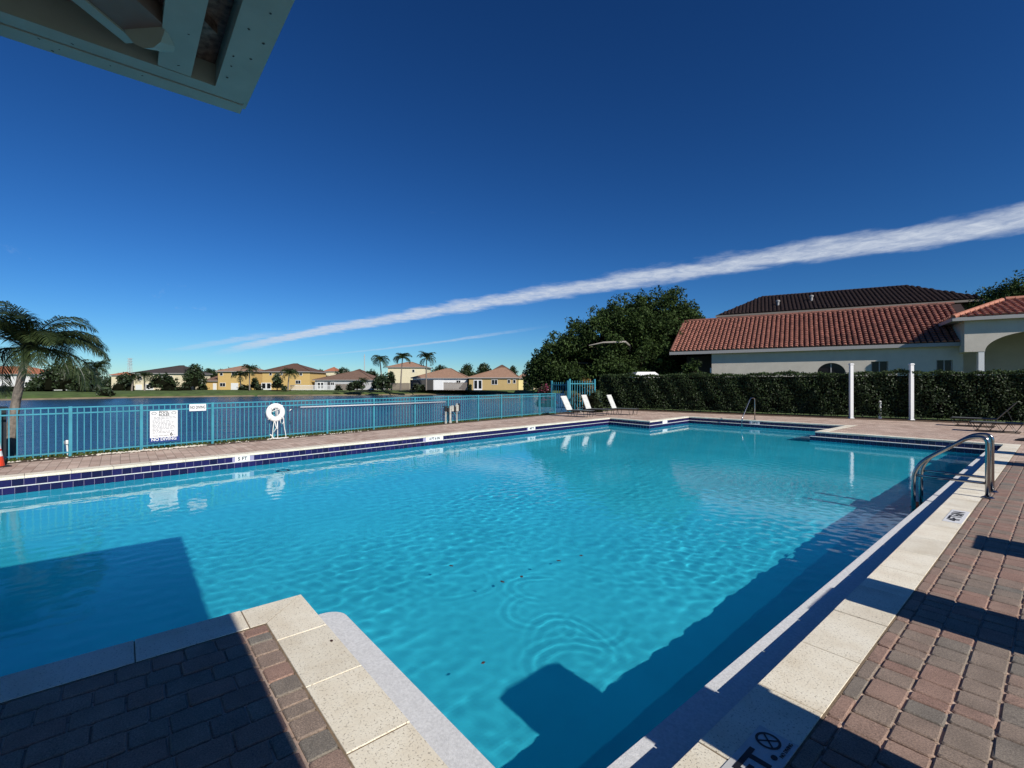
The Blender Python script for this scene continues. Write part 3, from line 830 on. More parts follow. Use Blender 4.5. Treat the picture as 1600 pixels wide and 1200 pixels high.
tall_fence('tall_fence', 'short teal picket panel at the far corner beyond the long fence', [at(862, 31.5), at(887, 30.4)], 1.78)

# ------------------------------------------------------------------ things on and by the fence
def on_fence(t, off, z): p = fence_pt(t, off); return (p[0], p[1], z)
n_in = -f_nrm                               # towards the pool
fx = (f_dir.x, f_dir.y, 0); fz = (n_in.x, n_in.y, 0)
# rules board
tb = 1.80; dR = 12.3
o = empty('pool_rules_sign', on_fence(tb, -0.055, 0.56), ang); tag(o, 'white pool rules board with navy NO DIVING band hung on the fence', 'sign')
Wd, Hd = 0.60, 0.70
def L2(x, y, z): return (x, y, z)
MB().box((0, 0, 0.07), (Wd, 0.012, Hd)).build('board', M['signwhite'], o)
MB().box((0.015, 0.003, -0.33), (Wd + 0.05, 0.012, 0.13)).build('bottom_band', M['navy'], o)
fr0 = lambda x, z, y=-0.0075: frame((x, y, z), (1, 0, 0), (0, -1, 0))
text('POOL', 0.085, M['black'], fr0(0, 0.375), o, bold=0.002); text('RULES', 0.085, M['black'], fr0(0, 0.305), o, bold=0.002)
text('NO DIVING', 0.105, M['signwhite'], fr0(0.0, -0.33, -0.0045), o, bold=0.003)
text('POOL MAX DEPTH', 0.042, M['black'], fr0(-0.06, -0.235), o); text('6', 0.13, M['black'], fr0(0.16, -0.21), o, bold=0.003); text('FEET', 0.042, M['greyprint'], fr0(0.24, -0.225), o)
for sx in (-1, 1):
    e = MB()
    for k in range(20):
        w0, w1 = 2 * math.pi * k / 20, 2 * math.pi * (k + 1) / 20
        e.add([(sx * 0.215 + a * math.cos(w), -0.0075, 0.355 + b * math.sin(w)) for a, b, w in ((0.038, 0.024, w0), (0.058, 0.042, w0), (0.058, 0.042, w1), (0.038, 0.024, w1))], [(0, 1, 2, 3)])
    e.build('emblem', M['greyprint'], o)
ln = MB(); z = 0.245
for k in range(13):
    x = -0.25 + (0.0 if k > 1 else 0.03); end = random.choice((0.22, 0.25, 0.24, 0.0, 0.12))
    while x < end - 0.03:
        w = random.uniform(0.03, 0.085); ln.add([(x, -0.0072, z), (x + w, -0.0072, z), (x + w, -0.0072, z + 0.015), (x, -0.0072, z + 0.015)], [(0, 1, 2, 3)]); x += w + 0.014
    z -= 0.034
ln.build('small_print', M['greyprint'], o)
# small sign
o = empty('no_diving_sign', on_fence(2.57, -0.05, 1.035), ang); tag(o, 'small white NO DIVING sign on the upper fence rails', 'sign')
MB().box((0, 0, 0), (0.40, 0.010, 0.19)).build('plate', M['signwhite'], o)
text('NO DIVING', 0.115, M['black'], frame((0, -0.0065, 0), (1, 0, 0), (0, -1, 0)), o, bold=0.002, sx=0.60)
# life ring with rope
o = empty('life_ring', on_fence(4.62, -0.13, 0.80), ang); tag(o, 'white life ring hanging on a fence post with loose rope', 'life ring')
V, Fs = [], []; A, B = 36, 14
for i in range(A):
    for k in range(B):
        w, q = 2 * math.pi * i / A, 2 * math.pi * k / B; r = 0.205 + 0.082 * math.cos(q)
        V.append((r * math.cos(w), 0.058 * math.sin(q), r * math.sin(w)))
for i in range(A):
    for k in range(B): Fs.append((i * B + k, i * B + (k + 1) % B, ((i + 1) % A) * B + (k + 1) % B, ((i + 1) % A) * B + k))
mesh_obj('ring', V, Fs, M['ring'], o, smooth=True)
for w in (0.8, 2.4, 3.9, 5.5):
    c, s = math.cos(w), math.sin(w)
    MB().tube([(c * (0.205 + 0.088 * math.cos(q)), 0.066 * math.sin(q), s * (0.205 + 0.088 * math.cos(q))) for q in np.linspace(0, 6.283, 13)], 0.016, 6).build('ring_band', M['rope'], o)
def rope(pts, r=0.012): return MB().tube(pts, r, 6).build('rope', M['rope'], o, smooth=True)
rope([(-0.14, -0.02, 0.02), (-0.05, -0.05, 0.06), (0.10, -0.03, 0.10)]); rope([(0.0, -0.02, 0.12), (0.0, -0.04, 0.02), (0.01, -0.02, -0.14)]); rope([(0.06, -0.02, 0.06), (0.05, -0.03, -0.05), (0.05, 0, -0.2)])
rope([(-0.05, -0.02, -0.27), (-0.09, -0.03, -0.5), (-0.11, -0.05, -0.74), (-0.16, -0.10, -0.785), (-0.24, -0.12, -0.79)])
rope([(0.05, -0.02, -0.27), (0.03, -0.03, -0.45), (-0.07, -0.04, -0.60)]); rope([(0.05, -0.02, -0.25), (0.05, -0.03, -0.5), (0.04, -0.06, -0.76), (-0.02, -0.15, -0.79)])
rope([(-0.03, -0.02, -0.27), (0.0, -0.03, -0.44), (0.05, -0.04, -0.54)])
rope([(0.13, -0.02, -0.20), (0.14, -0.03, -0.33), (0.20, -0.03, -0.36), (0.245, -0.02, -0.28), (0.24, -0.02, -0.2)]); rope([(0.235, -0.02, -0.16), (0.25, -0.03, -0.45), (0.29, -0.05, -0.72), (0.26, -0.12, -0.785), (0.16, -0.16, -0.79)])
rope([(-0.20, -0.10, -0.66), (-0.14, -0.06, -0.70), (-0.10, -0.10, -0.785), (0.05, -0.16, -0.79), (0.33, -0.14, -0.79)], 0.02)
# rescue hook pole
o = empty('rescue_hook', on_fence(5.1, -0.075, 0.92), ang); tag(o, 'long metal rescue pole with curved hook lying along the fence rail', 'rescue hook')
MB().tube([(0.32, 0, 0.01), (3.4, 0, -0.005), (6.55, 0, -0.01)], 0.020, 8).build('pole', M['alu'], o, smooth=True)
hk = [(0.32, 0, 0.01)] + [(0.16 - 0.22 * math.sin(w), 0, -0.22 + 0.22 * math.cos(w)) for w in np.linspace(0, 1.5, 8)] + [(-0.05, 0, -0.36), (0.02, 0, -0.50)]
MB().tube(hk, 0.009, 6).build('hook', M['steel'], o, smooth=True)
# pipes and valves behind the fence
o = empty('valve_assembly', on_fence(11.95, -0.16, 0), ang); tag(o, 'cluster of pale pipes and dark valves at the fence foot', 'valve assembly')
for x, z1, m_, r in ((-0.36, 0.62, 'pipe', 0.035), (-0.10, 0.70, 'pipe', 0.045), (0.28, 0.80, 'pipe', 0.03)):
    MB().lathe([(r * 1.5, 0), (r * 1.5, 0.08), (r, 0.10), (r, z1), (r * 1.25, z1), (r * 1.25, z1 + 0.03)], (x, 0, 0), 10).build('riser_pipe', M[m_], o, smooth=False)
for x, z, r, L, m_ in ((-0.36, 0.62, 0.06, 0.22, 'rubber'), (-0.22, 0.56, 0.055, 0.2, 'rubber'), (0.02, 0.62, 0.07, 0.26, 'pipe'), (0.16, 0.58, 0.055, 0.22, 'rubber'), (0.28, 0.62, 0.085, 0.30, 'pipe'), (0.42, 0.66, 0.04, 0.34, 'rubber')):
    MB().lathe([(r * .6, -L / 2), (r, -L / 2 + 0.02), (r, L / 2 - 0.02), (r * .6, L / 2)], (x, 0, z), 10).build('valve_body', M[m_], o)
for z in (0.40, 0.72): MB().tube([(-0.55, 0, z), (0.45, 0, z)], 0.016, 6).build('cross_pipe', M['rubber'], o)
MB().tube([(0.10, 0, 0.45), (0.16, -0.03, 0.34), (0.22, -0.02, 0.22)], 0.014, 6).build('hose', M['teal'], o)
# small white post behind the fence, dark cabinet, cone
o = empty('sprinkler_post', (*fence_pt(-0.02, 0.35), -0.05)); tag(o, 'small white pipe with round cap behind the fence', 'sprinkler post')
MB().tube([(0.02, 0.02, 0), (0, 0, 0.30)], 0.018, 8).build('pipe', M['white'], o)
MB().lathe([(0.02, 0.28), (0.05, 0.30), (0.055, 0.36), (0.03, 0.39)], n=10).build('cap', M['white'], o)
o = empty('utility_cabinet', (*fence_pt(-1.32, 0.40), -0.05), ang); tag(o, 'dark utility cabinet standing behind the fence at the left edge', 'cabinet')
MB().bevbox((0, 0, 0.60), (0.62, 0.45, 1.20), 0.02).build('body', M['cabinet'], o)
MB().bevbox((0, 0, 1.215), (0.68, 0.51, 0.03), 0.01).build('lid', M['cabinet'], o); MB().box((0.1, -0.232, 0.7), (0.03, 0.012, 0.14)).build('handle', M['steel'], o)
cp = gnd(-6, 729); o = empty('traffic_cone', (cp[0], cp[1], Z_DECK)); tag(o, 'red and white traffic cone at the left edge by the fence', 'traffic cone')
MB().bevbox((0, 0, 0.012), (0.36, 0.36, 0.024), 0.008, 0.4).build('base', M['rubber'], o)
def cr(z): return 0.125 - 0.10 * (z - 0.02) / 0.68
for z0, z1, m_ in ((0.024, 0.22, 'cone'), (0.22, 0.33, 'signwhite'), (0.33, 0.37, 'cone'), (0.37, 0.49, 'signwhite'), (0.49, 0.70, 'cone')):
    MB().lathe([(cr(z0), z0), (cr(z1), z1)], n=18).build('reflective_band' if m_ == 'signwhite' else 'cone_body', M[m_], o, smooth=False)

# ------------------------------------------------------------------ steel rails
def arc(c, r, a0, a1, k=7): return [(c[0] + r * math.cos(w), c[1] + r * math.sin(w)) for w in np.linspace(a0, a1, k)]
def bend(pts, rad):
    """round the inner corners of a polyline (2-D)"""
    out = [pts[0]]
    for p, q, r in zip(pts[:-2], pts[1:-1], pts[2:]):
        p, q, r = Vector(p), Vector(q), Vector(r); a = (p - q).normalized(); b = (r - q).normalized()
        k = min(rad, (p - q).length * 0.48, (r - q).length * 0.48)
        for s in np.linspace(0, 1, 9):
            e = q + a * k * (1 - s) ** 2 + b * k * s ** 2; out.append((e.x, e.y))
    out.append(pts[-1]); return out
def grab_rail(yy, label):
    o = empty('grab_rail', (-0.75, yy, 0)); tag(o, label, 'pool rail', 'steel rails on the right pool edge')
    prof = bend([(0, 0.0), (0.0, 0.90), (-0.20, 0.885), (-0.845, 0.37), (-0.845, -0.75)], 0.26)
    MB().tube([(x, 0, z) for x, z in prof], 0.029, 12).build('rail', M['steel'], o, smooth=True)
    MB().tube([(-0.02, 0, 0.215), (-0.845, 0, 0.215)], 0.021, 10).build('cross_bar', M['steel'], o, smooth=True)
    MB().lathe([(0.075, 0.0), (0.075, 0.008), (0.05, 0.022), (0.032, 0.026)], n=18).build('escutcheon', M['steel'], o, smooth=False)
    return o
grab_rail(9.85, 'nearer of the two curved steel rails on the right coping')
grab_rail(10.45, 'farther of the two curved steel rails on the right coping')
lad = empty('pool_ladder_step', (-1.59, 10.15, -0.36)); tag(lad, 'dark ladder tread between the steel rails at the waterline', 'ladder step')
MB().bevbox((0, 0, 0.0), (0.12, 0.54, 0.03), 0.006).build('tread', M['rubber'], lad); MB().bevbox((0, 0, -0.26), (0.12, 0.54, 0.03), 0.006).build('tread', M['rubber'], lad)
o = empty('entry_rail', (-9.40, 22.78, 0)); tag(o, 'thin steel hand rail standing in the far shallow steps', 'pool rail')
prof = bend([(0, 0.0), (0.0, 1.02), (-0.46, 1.02), (-1.35, 0.10), (-1.35, -0.75)], 0.15)
MB().tube([(0, x, z) for x, z in prof], 0.024, 10).build('rail', M['steel'], o, smooth=True)
MB().lathe([(0.06, 0.0), (0.06, 0.008), (0.03, 0.02)], n=14).build('escutcheon', M['steel'], o)

# ------------------------------------------------------------------ loungers
def lounger(label, loc, rz, back_deg=62, strap='whitestrap', seat='sling', frame_m='darkframe', group='white strap loungers', truss=False, solid=False):
    """local +x runs from the backrest to the foot end"""
    o = empty('sun_lounger', loc, rz); tag(o, label, 'sun lounger', group)
    hw, zs, L = 0.31, 0.33, 1.28
    a = R_(back_deg); bl = 0.82
    for s in (-1, 1):
        MB().tube([(0, s * hw, zs), (L, s * hw, zs)], 0.022, 8).build('side_rail', M[frame_m], o)
        MB().tube([(0, s * hw, zs), (-bl * math.cos(a), s * hw, zs + bl * math.sin(a))], 0.015, 8).build('back_rail', M[frame_m], o)
        if truss:
            pts = []; x = 0.0; k = 0
            while x <= L + 0.01: pts.append((x, s * hw, zs - 0.015 if k % 2 == 0 else 0.03)); x += 0.16; k += 1
            MB().tube(pts, 0.016, 6).build('leg', M[frame_m], o)
            MB().tube([(0.05, s * hw, 0.02), (L - 0.1, s * hw, 0.02)], 0.016, 6).build('floor_rail', M[frame_m], o)
        else:
            for x0 in (0.10, L - 0.28):
                MB().tube([(x0 - 0.05, s * hw, zs), (x0, s * hw, 0.02), (x0 + 0.16, s * hw, 0.02), (x0 + 0.21, s * hw, zs)], 0.013, 6).build('leg', M[frame_m], o)
    for x0 in (0.0, L): MB().tube([(x0, -hw, zs), (x0, hw, zs)], 0.014, 6).build('cross_bar', M[frame_m], o)
    MB().tube([(-bl * math.cos(a), -hw, zs + bl * math.sin(a)), (-bl * math.cos(a), hw, zs + bl * math.sin(a))], 0.015, 6).build('cross_bar', M[frame_m], o)
    MB().tube([(-0.42 * math.cos(a), -hw * .8, zs + 0.42 * math.sin(a)), (-0.45, -hw * .8, 0.10)], 0.010, 6).build('prop', M[frame_m], o)
    k = 1 if solid else 11; M3 = Matrix.Rotation(a, 4, 'Y')
    for i in range(k):
        s = (i + 0.5) * bl / k
        MB().box((-s * math.cos(a), 0, s * math.sin(a) + zs), (bl / k * (0.99 if solid else 0.86), hw * 2 + 0.03, 0.012), M=M3).build('back_sling' if solid else 'back_strap', M[strap], o)
    k = 15
    for i in range(k): MB().box(((i + 0.5) * L / k, 0, zs + 0.012), (L / k * 0.93, hw * 2 + 0.03, 0.010)).build('seat_strap', M[seat], o)
    return o
def deckpt(u, v): p = gnd(u, v); return (p[0], p[1], Z_DECK)
LR = R_(14)
lounger('white strap lounger nearest the fence corner, backrest raised', deckpt(890, 650.2), LR, 63)
lounger('white strap lounger in the middle of the three by the hedge', deckpt(920, 647.8), LR, 68)
lounger('white strap lounger farthest right of the three by the hedge', deckpt(960, 647.0), LR, 66)
# a spare strap chair leaning between the first two
o = empty('strap_chair', (*at(902, 27.2), Z_DECK), LR + 0.5); tag(o, 'low dark chair with thin pale straps behind the first two loungers', 'chair')
for s in (-1, 1): MB().tube([(0.25, s * 0.28, 0.0), (0.0, s * 0.28, 0.28), (-0.30, s * 0.28, 1.0)], 0.016, 6).build('side_frame', M['darkframe'], o); MB().tube([(-0.25, s * 0.28, 0), (0.0, s * 0.28, 0.28), (0.4, s * 0.28, 0.32)], 0.016, 6).build('leg', M['darkframe'], o)
for k in range(9):
    q = 0.05 + k / 9.5; x, z = -0.30 * q, 0.28 + 0.72 * q
    MB().box((x, 0, z), (0.012, 0.58, 0.035 if k < 7 else 0.075), M=Matrix.Rotation(-0.39, 4, 'Y')).build('back_strap', M['whitestrap'], o)
for k in range(4): MB().box((0.07 + k * 0.1, 0, 0.305), (0.07, 0.58, 0.01)).build('seat_strap', M['sling'], o)
# the pair at the right: backrests at the +x end
lounger('grey sling lounger with zigzag legs, nearer the hedge on the right', (-1.72, 25.9, Z_DECK), math.pi, 52, 'sling', 'sling', 'darkframe', 'grey sling loungers on the right', True)
lounger('grey sling lounger with zigzag legs, nearer the pool on the right', (-0.95, 23.6, Z_DECK), math.pi, 52, 'sling', 'sling', 'darkframe', 'grey sling loungers on the right', True)
o = empty('umbrella_stand', (-0.78, 20.6, Z_DECK)); tag(o, 'black post on a round base at the right edge of the deck', 'umbrella stand')
MB().lathe([(0.22, 0), (0.22, 0.03), (0.12, 0.07), (0.03, 0.09)], n=18).build('base', M['rubber'], o); MB().tube([(0, 0, 0.08), (0, 0, 0.95)], 0.028, 8).build('post', M['darkframe'], o)
# the row along the right edge of the deck, beyond the frame; their backrests shade the pavers in view
for k, (yy, x0) in enumerate([(4.63, 0.72), (7.0, 1.22), (14.4, 0.42), (16.6, 0.32)]):
    lounger(['first', 'second', 'third', 'last'][k] + ' lounger of the row along the right side of the deck', (x0, yy, Z_DECK), 0.02 * k, 70, 'sling', 'sling', 'darkframe', 'loungers in a row along the right deck', solid=True)
o = empty('assumed_bin', (0.36, 2.38, Z_DECK)); tag(o, 'assumed tall bin out of frame that casts the blocky shadow on the coping', 'bin')  # unseen; put in and sized to cast the blocky coping and pool shadow
MB().bevbox((0, 0, 0.60), (0.50, 0.60, 1.20), 0.03).build('body', M['darkframe'], o); MB().bevbox((0, 0, 1.31), (0.54, 0.64, 0.24), 0.10).build('lid', M['darkframe'], o)

# ------------------------------------------------------------------ white posts and bollard
for (u, v, h, lab) in ((1330, 653.5, 2.62, 'tall white square post in front of the hedge, left one'), (1424, 656.0, 2.58, 'tall white square post in front of the hedge, right one')):
    o = empty('white_post', deckpt(u, v)); tag(o, lab, 'post', 'tall white posts by the hedge')
    MB().box((0, 0, h / 2), (0.135, 0.135, h), 0.75).build('shaft', M['white'], o); MB().bevbox((0, 0, h + 0.03), (0.18, 0.18, 0.06), 0.03, 0.75).build('cap', M['white'], o)
    MB().bevbox((0, 0, 0.02), (0.19, 0.19, 0.04), 0.012, 0.75).build('base_trim', M['white'], o)
o = empty('white_bollard', deckpt(1375, 654)); tag(o, 'short white bollard between the two tall white posts', 'bollard')
MB().lathe([(0.065, 0), (0.065, 0.78)], n=14).build('shaft', M['white'], o); MB().lathe([(0.075, 0.78), (0.075, 0.82), (0.05, 0.86), (0.01, 0.875)], n=14).build('cap', M['white'], o)
MB().box((-0.05, -0.045, 0.73), (0.03, 0.02, 0.03), 0.75).build('outlet', M['black'], o)
# ------------------------------------------------------------------ foliage helpers
def leaf_quads(P, N, size, rng, aspect=0.55, jitter=0.9):
    """one pointed leaf (a bent diamond) per point; N = preferred outward direction"""
    k = len(P)
    ax = rng.normal(size=(k, 3)); nrm = N + jitter * rng.normal(size=(k, 3)); nrm /= np.linalg.norm(nrm, axis=1)[:, None] + 1e-9
    a = np.cross(nrm, ax); a /= np.linalg.norm(a, axis=1)[:, None] + 1e-9; b = np.cross(nrm, a)
    s = (size * rng.uniform(0.6, 1.35, k))[:, None]
    V = np.stack([P - a * s, P + b * s * aspect + nrm * s * 0.12, P + a * s, P - b * s * aspect + nrm * s * 0.12], 1).reshape(-1, 3)
    Fq = np.arange(4 * k).reshape(k, 4)
    return V, Fq
def crown(name, clumps, per, size, m, parent, seed=1, shell=0.55, tone_dir=None):
    """leaf clumps: each an uneven ball of leaves, denser near its skin"""
    rng = np.random.default_rng(seed); Ps, Ns, Ts = [], [], []
    for (x, y, z, r) in clumps:
        k = max(8, int(per * r * r)); d = rng.normal(size=(k, 3)); d /= np.linalg.norm(d, axis=1)[:, None]
        lump = 1 + 0.22 * np.sin(3 * d[:, 0] + x) + 0.18 * np.sin(4 * d[:, 1] + 2 * d[:, 2] + y)
        rad = r * lump * (shell + (1 - shell) * rng.random(k) ** 0.6) * rng.choice([1, 1, 1, 1.12], k)
        Ps.append(np.array([x, y, z]) + d * rad[:, None] * np.array([1, 1, 0.82])); Ns.append(d); Ts.append(np.clip(rng.normal(rng.uniform(0.3, 0.65), 0.22, k), 0, 1))
    P, N, T = np.concatenate(Ps), np.concatenate(Ns), np.concatenate(Ts)
    V, Fq = leaf_quads(P, N, size, rng)
    return np_obj(name, V, Fq, m, parent, vcol=np.repeat(T, 4))
def clump_dome(cx_, cy_, z0, rx, ry, h, r, count, seed, fill=0.25):
    """clump centres spread over an uneven dome"""
    rng = np.random.default_rng(seed); out = []
    for k in range(count):
        th = rng.uniform(0, 6.283); q = rng.random() ** 0.5; el = rng.random()
        e = 1.0 if rng.random() > fill else rng.uniform(0.3, 0.85)
        w = math.sqrt(max(0.0, 1 - el * el)); lob = 1 + 0.12 * math.sin(3 * th + seed) + 0.08 * math.sin(5 * th)
        rr = r * rng.uniform(0.6, 1.25)
        out.append((cx_ + (rx - rr) * w * lob * e * math.cos(th), cy_ + (ry - rr) * w * lob * e * math.sin(th), z0 + (h - rr) * (el * e) + rr * 0.3, rr))
    return out
def core_blob(parent, cx_, cy_, z0, rx, ry, h, name='dark_core'):
    """solid dark blob added inside a crown so light does not shine straight through"""
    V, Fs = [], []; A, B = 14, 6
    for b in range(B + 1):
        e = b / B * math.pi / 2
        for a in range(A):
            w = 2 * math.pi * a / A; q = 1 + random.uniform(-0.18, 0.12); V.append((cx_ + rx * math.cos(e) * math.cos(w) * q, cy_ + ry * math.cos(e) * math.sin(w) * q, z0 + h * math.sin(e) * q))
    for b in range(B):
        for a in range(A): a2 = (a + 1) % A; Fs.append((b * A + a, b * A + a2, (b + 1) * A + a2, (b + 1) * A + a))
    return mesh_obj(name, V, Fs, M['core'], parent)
def limb(pts, r0, r1, m='bark', n=8):
    k = len(pts); return MB().tube(pts, [r0 + (r1 - r0) * i / (k - 1) for i in range(k)], n)

# hedge
HA, HB = Vector((-20.35, 24.77)), Vector((7.5, 30.9)); hd = (HB - HA); HL = hd.length; hd.normalize(); hn = Vector((-hd.y, hd.x)); HH, HT = 2.24, 1.1
hedge = empty('hedge', (HA.x, HA.y, 0)); tag(hedge, 'long clipped dark green hedge behind the pool deck', 'hedge')
rng = np.random.default_rng(5); k = 62000
s = rng.uniform(0, HL, k); zz_ = rng.uniform(0.10, HH, k); face = rng.random(k)
dep_ = np.where(face < 0.62, np.abs(rng.normal(0, 0.09, k)), np.where(face < 0.90, rng.uniform(0, HT, k), HT - np.abs(rng.normal(0, 0.05, k))))
zz_ = np.where((face >= 0.62) & (face < 0.90), HH - np.abs(rng.normal(0, 0.06, k)) + rng.choice([0, 0, 0, 0.07], k) * rng.random(k), zz_)
lump = 0.07 * np.sin(2.1 * s) * np.sin(1.7 * zz_ + 0.8 * s) + 0.05 * np.sin(5.3 * s + 3 * zz_)
top_l = 0.05 * np.sin(1.3 * s) + 0.035 * np.sin(4.1 * s) + 0.02 * np.sin(9.7 * s); zz_ = zz_ + np.where(zz_ > HH - 0.25, top_l, 0)
thin = (np.sin(1.9 * s + 0.5) * np.sin(2.9 * zz_) > 0.82) & (zz_ < 1.4) & (face < 0.62); ok = ~(thin & (rng.random(k) < 0.75))
P = np.stack([hd.x * s + hn.x * (dep_ + lump), hd.y * s + hn.y * (dep_ + lump), zz_], 1)[ok]
N = np.where((face >= 0.62)[:, None], np.array([0, 0, 1.0]), np.array([-hn.x, -hn.y, 0.25]))[ok]
V, Fq = leaf_quads(P, N, 0.052, rng, 0.5, 0.75)
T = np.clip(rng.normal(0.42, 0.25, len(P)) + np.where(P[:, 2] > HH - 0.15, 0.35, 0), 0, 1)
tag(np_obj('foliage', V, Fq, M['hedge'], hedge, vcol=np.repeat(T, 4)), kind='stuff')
c_ = (hd * HL / 2 + hn * (HT / 2 + 0.1))
MB().box((c_.x, c_.y, 1.08), (HL - 0.3, HT - 0.34, 1.96), math.atan2(hd.y, hd.x)).build('dark_core', M['core'], hedge)  # solid dark box added so the hedge is not see-through
for q in np.arange(0.5, HL - 0.3, 0.55):
    x, y = hd.x * q + hn.x * 0.30, hd.y * q + hn.y * 0.30
    limb([(x, y, 0), (x + random.gauss(0, .04), y, 0.35), (x + random.gauss(0, .1), y, 0.8)], 0.022, 0.012, n=5).build('stem', M['bark'], hedge)
hb = MB()
hb.add([(*(HA + hd * q - hn * w), -0.006) for q, w in ((0, 0.95), (HL, 0.95), (HL, -0.9), (0, -0.9))], [(0, 1, 2, 3)])
tag(hb.build('hedge_bed', M['mulch']), kind='structure')
lit = MB()
for k in range(500):
    q = random.uniform(0, HL); w = random.uniform(-0.1, 0.45); p = HA + hd * q - hn * w; a = random.random() * 6.28; r = random.uniform(0.015, 0.04)
    lit.add([(p.x + r * math.cos(a + t) * (1 if i % 2 == 0 else .5), p.y + r * math.sin(a + t) * (1 if i % 2 == 0 else .5), -0.002 + random.random() * 0.02) for i, t in enumerate((0, 1.57, 3.14, 4.71))], [(0, 1, 2, 3)])
tag(lit.build('leaf_litter', mat('dry_leaf', (0.20, 0.11, 0.05), 0.9, var=0.4, vscale=20)), 'dry brown leaves fallen along the hedge foot', 'leaf litter', kind='stuff')

# big tree behind the corner
def big_tree():
    cx_, cy_ = at(985, 41)
    o = empty('shade_tree', (cx_, cy_, -0.04)); tag(o, 'large dark spreading tree behind the far pool corner', 'tree')
    limb([(0, 0, 0), (0.1, 0, 1.0), (-0.1, 0.1, 2.2)], 0.38, 0.26, n=10).build('trunk', M['bark'], o)
    base = Vector((-0.1, 0.1, 2.1))
    def rt(l, d, z): return Vector((l * RT[0] + d * FW[0], l * RT[1] + d * FW[1], z))
    ends = [rt(-7.2, -1, 3.6), rt(-4.6, -2, 5.2), rt(-2.2, 1, 7.4), rt(1.2, -1, 8.2), rt(4.4, 0, 7.6), rt(6.2, 1, 6.2), rt(-5, 2, 4.8), rt(2.5, 3, 6.5), rt(-1.5, -2.5, 6.2)]
    for e in ends:
        mid = base.lerp(e, 0.5) + Vector((random.gauss(0, .3), random.gauss(0, .3), 0.6)); limb([base, base.lerp(mid, .5) + Vector((0, 0, .2)), mid, e], 0.17, 0.035).build('limb', M['bark'], o)
    b1 = MB().tube([rt(-4.3, -4.0, 4.75), rt(-3.2, -4.1, 4.98), rt(-1.4, -3.9, 5.05), rt(-0.6, -2.0, 4.9), rt(0, 0, 4.0), rt(0, 0, 2.2)], [0.03, 0.06, 0.08, 0.10, 0.12, 0.16], 7); b1.build('bare_limb', mat('sunlit_bark', (0.32, 0.29, 0.25), 0.9), o)  # pale colour paints the sunlight that falls on this bare branch
    cl = []; rg = np.random.default_rng(21)
    # outline of the crown as lateral / height pairs
    top = [(-8.9, 3.6), (-7.6, 5.0), (-6.1, 6.3), (-4.4, 7.4), (-2.6, 8.4), (-0.2, 9.1), (2.0, 9.6), (4.2, 9.7), (6.0, 9.3), (7.4, 8.7), (8.1, 7.6)]
    for i in range(720):
        l = rg.uniform(-8.8, 8.0); zt = float(np.interp(l, [t[0] for t in top], [t[1] for t in top])) + 0.35 * math.sin(2.3 * l) + 0.25 * math.sin(5.1 * l + 1) - 0.25; zb = 1.6 if l < -4 else 1.9
        edge = rg.random() < 0.45; z = zt - rg.uniform(0.3, 1.0) if edge else rg.uniform(zb, zt - 0.6)
        half = 3.6 * math.sqrt(max(0.08, 1 - (l / 9.2) ** 2)); d = rg.uniform(-half, half) if edge else -half * rg.uniform(0.2, 1.0)
        d += max(0.0, l - 2.5) * 0.9
        p = rt(l, d, z); cl.append((p.x, p.y, p.z, rg.uniform(0.28, 0.6) if edge else rg.uniform(0.5, 0.95)))
    for l, z, r in ((-8.9, 3.3, .45), (-8.4, 4.4, .4), (-6.9, 6.0, .4), (-5.3, 7.3, .35), (7.6, 8.9, .45), (8.2, 8.2, .35), (1.0, 9.8, .3), (3.1, 10.0, .3), (5.3, 9.8, .3), (-1.3, 9.1, .35), (-3.4, 8.3, .35), (-9.2, 2.6, .5), (-8.6, 1.9, .6), (-7.8, 1.6, .7), (7.9, 7.0, .5)):
        p = rt(l, rg.uniform(-1.5, 1) + max(0.0, l - 2.5) * 1.2, z); cl.append((p.x, p.y, p.z, r))
    for i in range(70):                    # loose twigs that break the outline
        l = rg.uniform(-9.2, 8.3); zt = float(np.interp(l, [t[0] for t in top], [t[1] for t in top])); p = rt(l, rg.uniform(-2, 1) + max(0.0, l - 2.5) * 1.2, zt + rg.uniform(-0.3, 0.45)); cl.append((p.x, p.y, p.z, rg.uniform(0.16, 0.34)))
    tag(crown('crown', cl, 230, 0.105, M['leaf'], o, 22, 0.25), kind='stuff')
    for l, h, r in ((-5.6, 4.6, 2.4), (-3.6, 5.8, 2.6), (-1.0, 7.0, 3.0), (2.2, 8.2, 3.3), (4.8, 8.0, 2.6)):
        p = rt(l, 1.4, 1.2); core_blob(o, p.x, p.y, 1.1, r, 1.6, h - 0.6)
big_tree()
def shrub(name, label, cat, u, d, wid, z0, h, m, leaf, per, count, seed, group=None, core=True, trunk=None):
    x, y = at(u, d); o = empty(name, (x, y, z0)); tag(o, label, cat, group)
    th = trunk or 0.0
    tag(crown('crown' if cat == 'tree' else 'foliage', clump_dome(0, 0, th, wid / 2, wid / 2 * 0.8, h - th, max(0.2, min(wid, h) * 0.17), count, seed), per, leaf, m, o, seed + 100, 0.4), kind='stuff')
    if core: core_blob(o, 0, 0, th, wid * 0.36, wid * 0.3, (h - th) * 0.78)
    if trunk is not None: limb([(0, 0, 0), (0.05 * wid, 0, th + 0.3 * (h - th))], 0.03 * wid + 0.05, 0.03, n=7).build('trunk', M['bark'], o)
    return o
shrub('croton_bush', 'red and yellow leafed bush above the tall teal fence', 'bush', 913, 31.0, 1.9, 0, 2.28, M['croton'], 0.08, 900, 16, 41)
shrub('flowering_bush', 'dark bush with magenta flowers at the left of the tall fence', 'bush', 853, 34.0, 1.9, 0, 1.75, M['pink'], 0.07, 700, 14, 42)
shrub('garden_bush', 'dark bush filling the corner behind the white loungers', 'bush', 928, 27.9, 1.5, 0, 1.35, M['hedge'], 0.055, 1300, 16, 43)
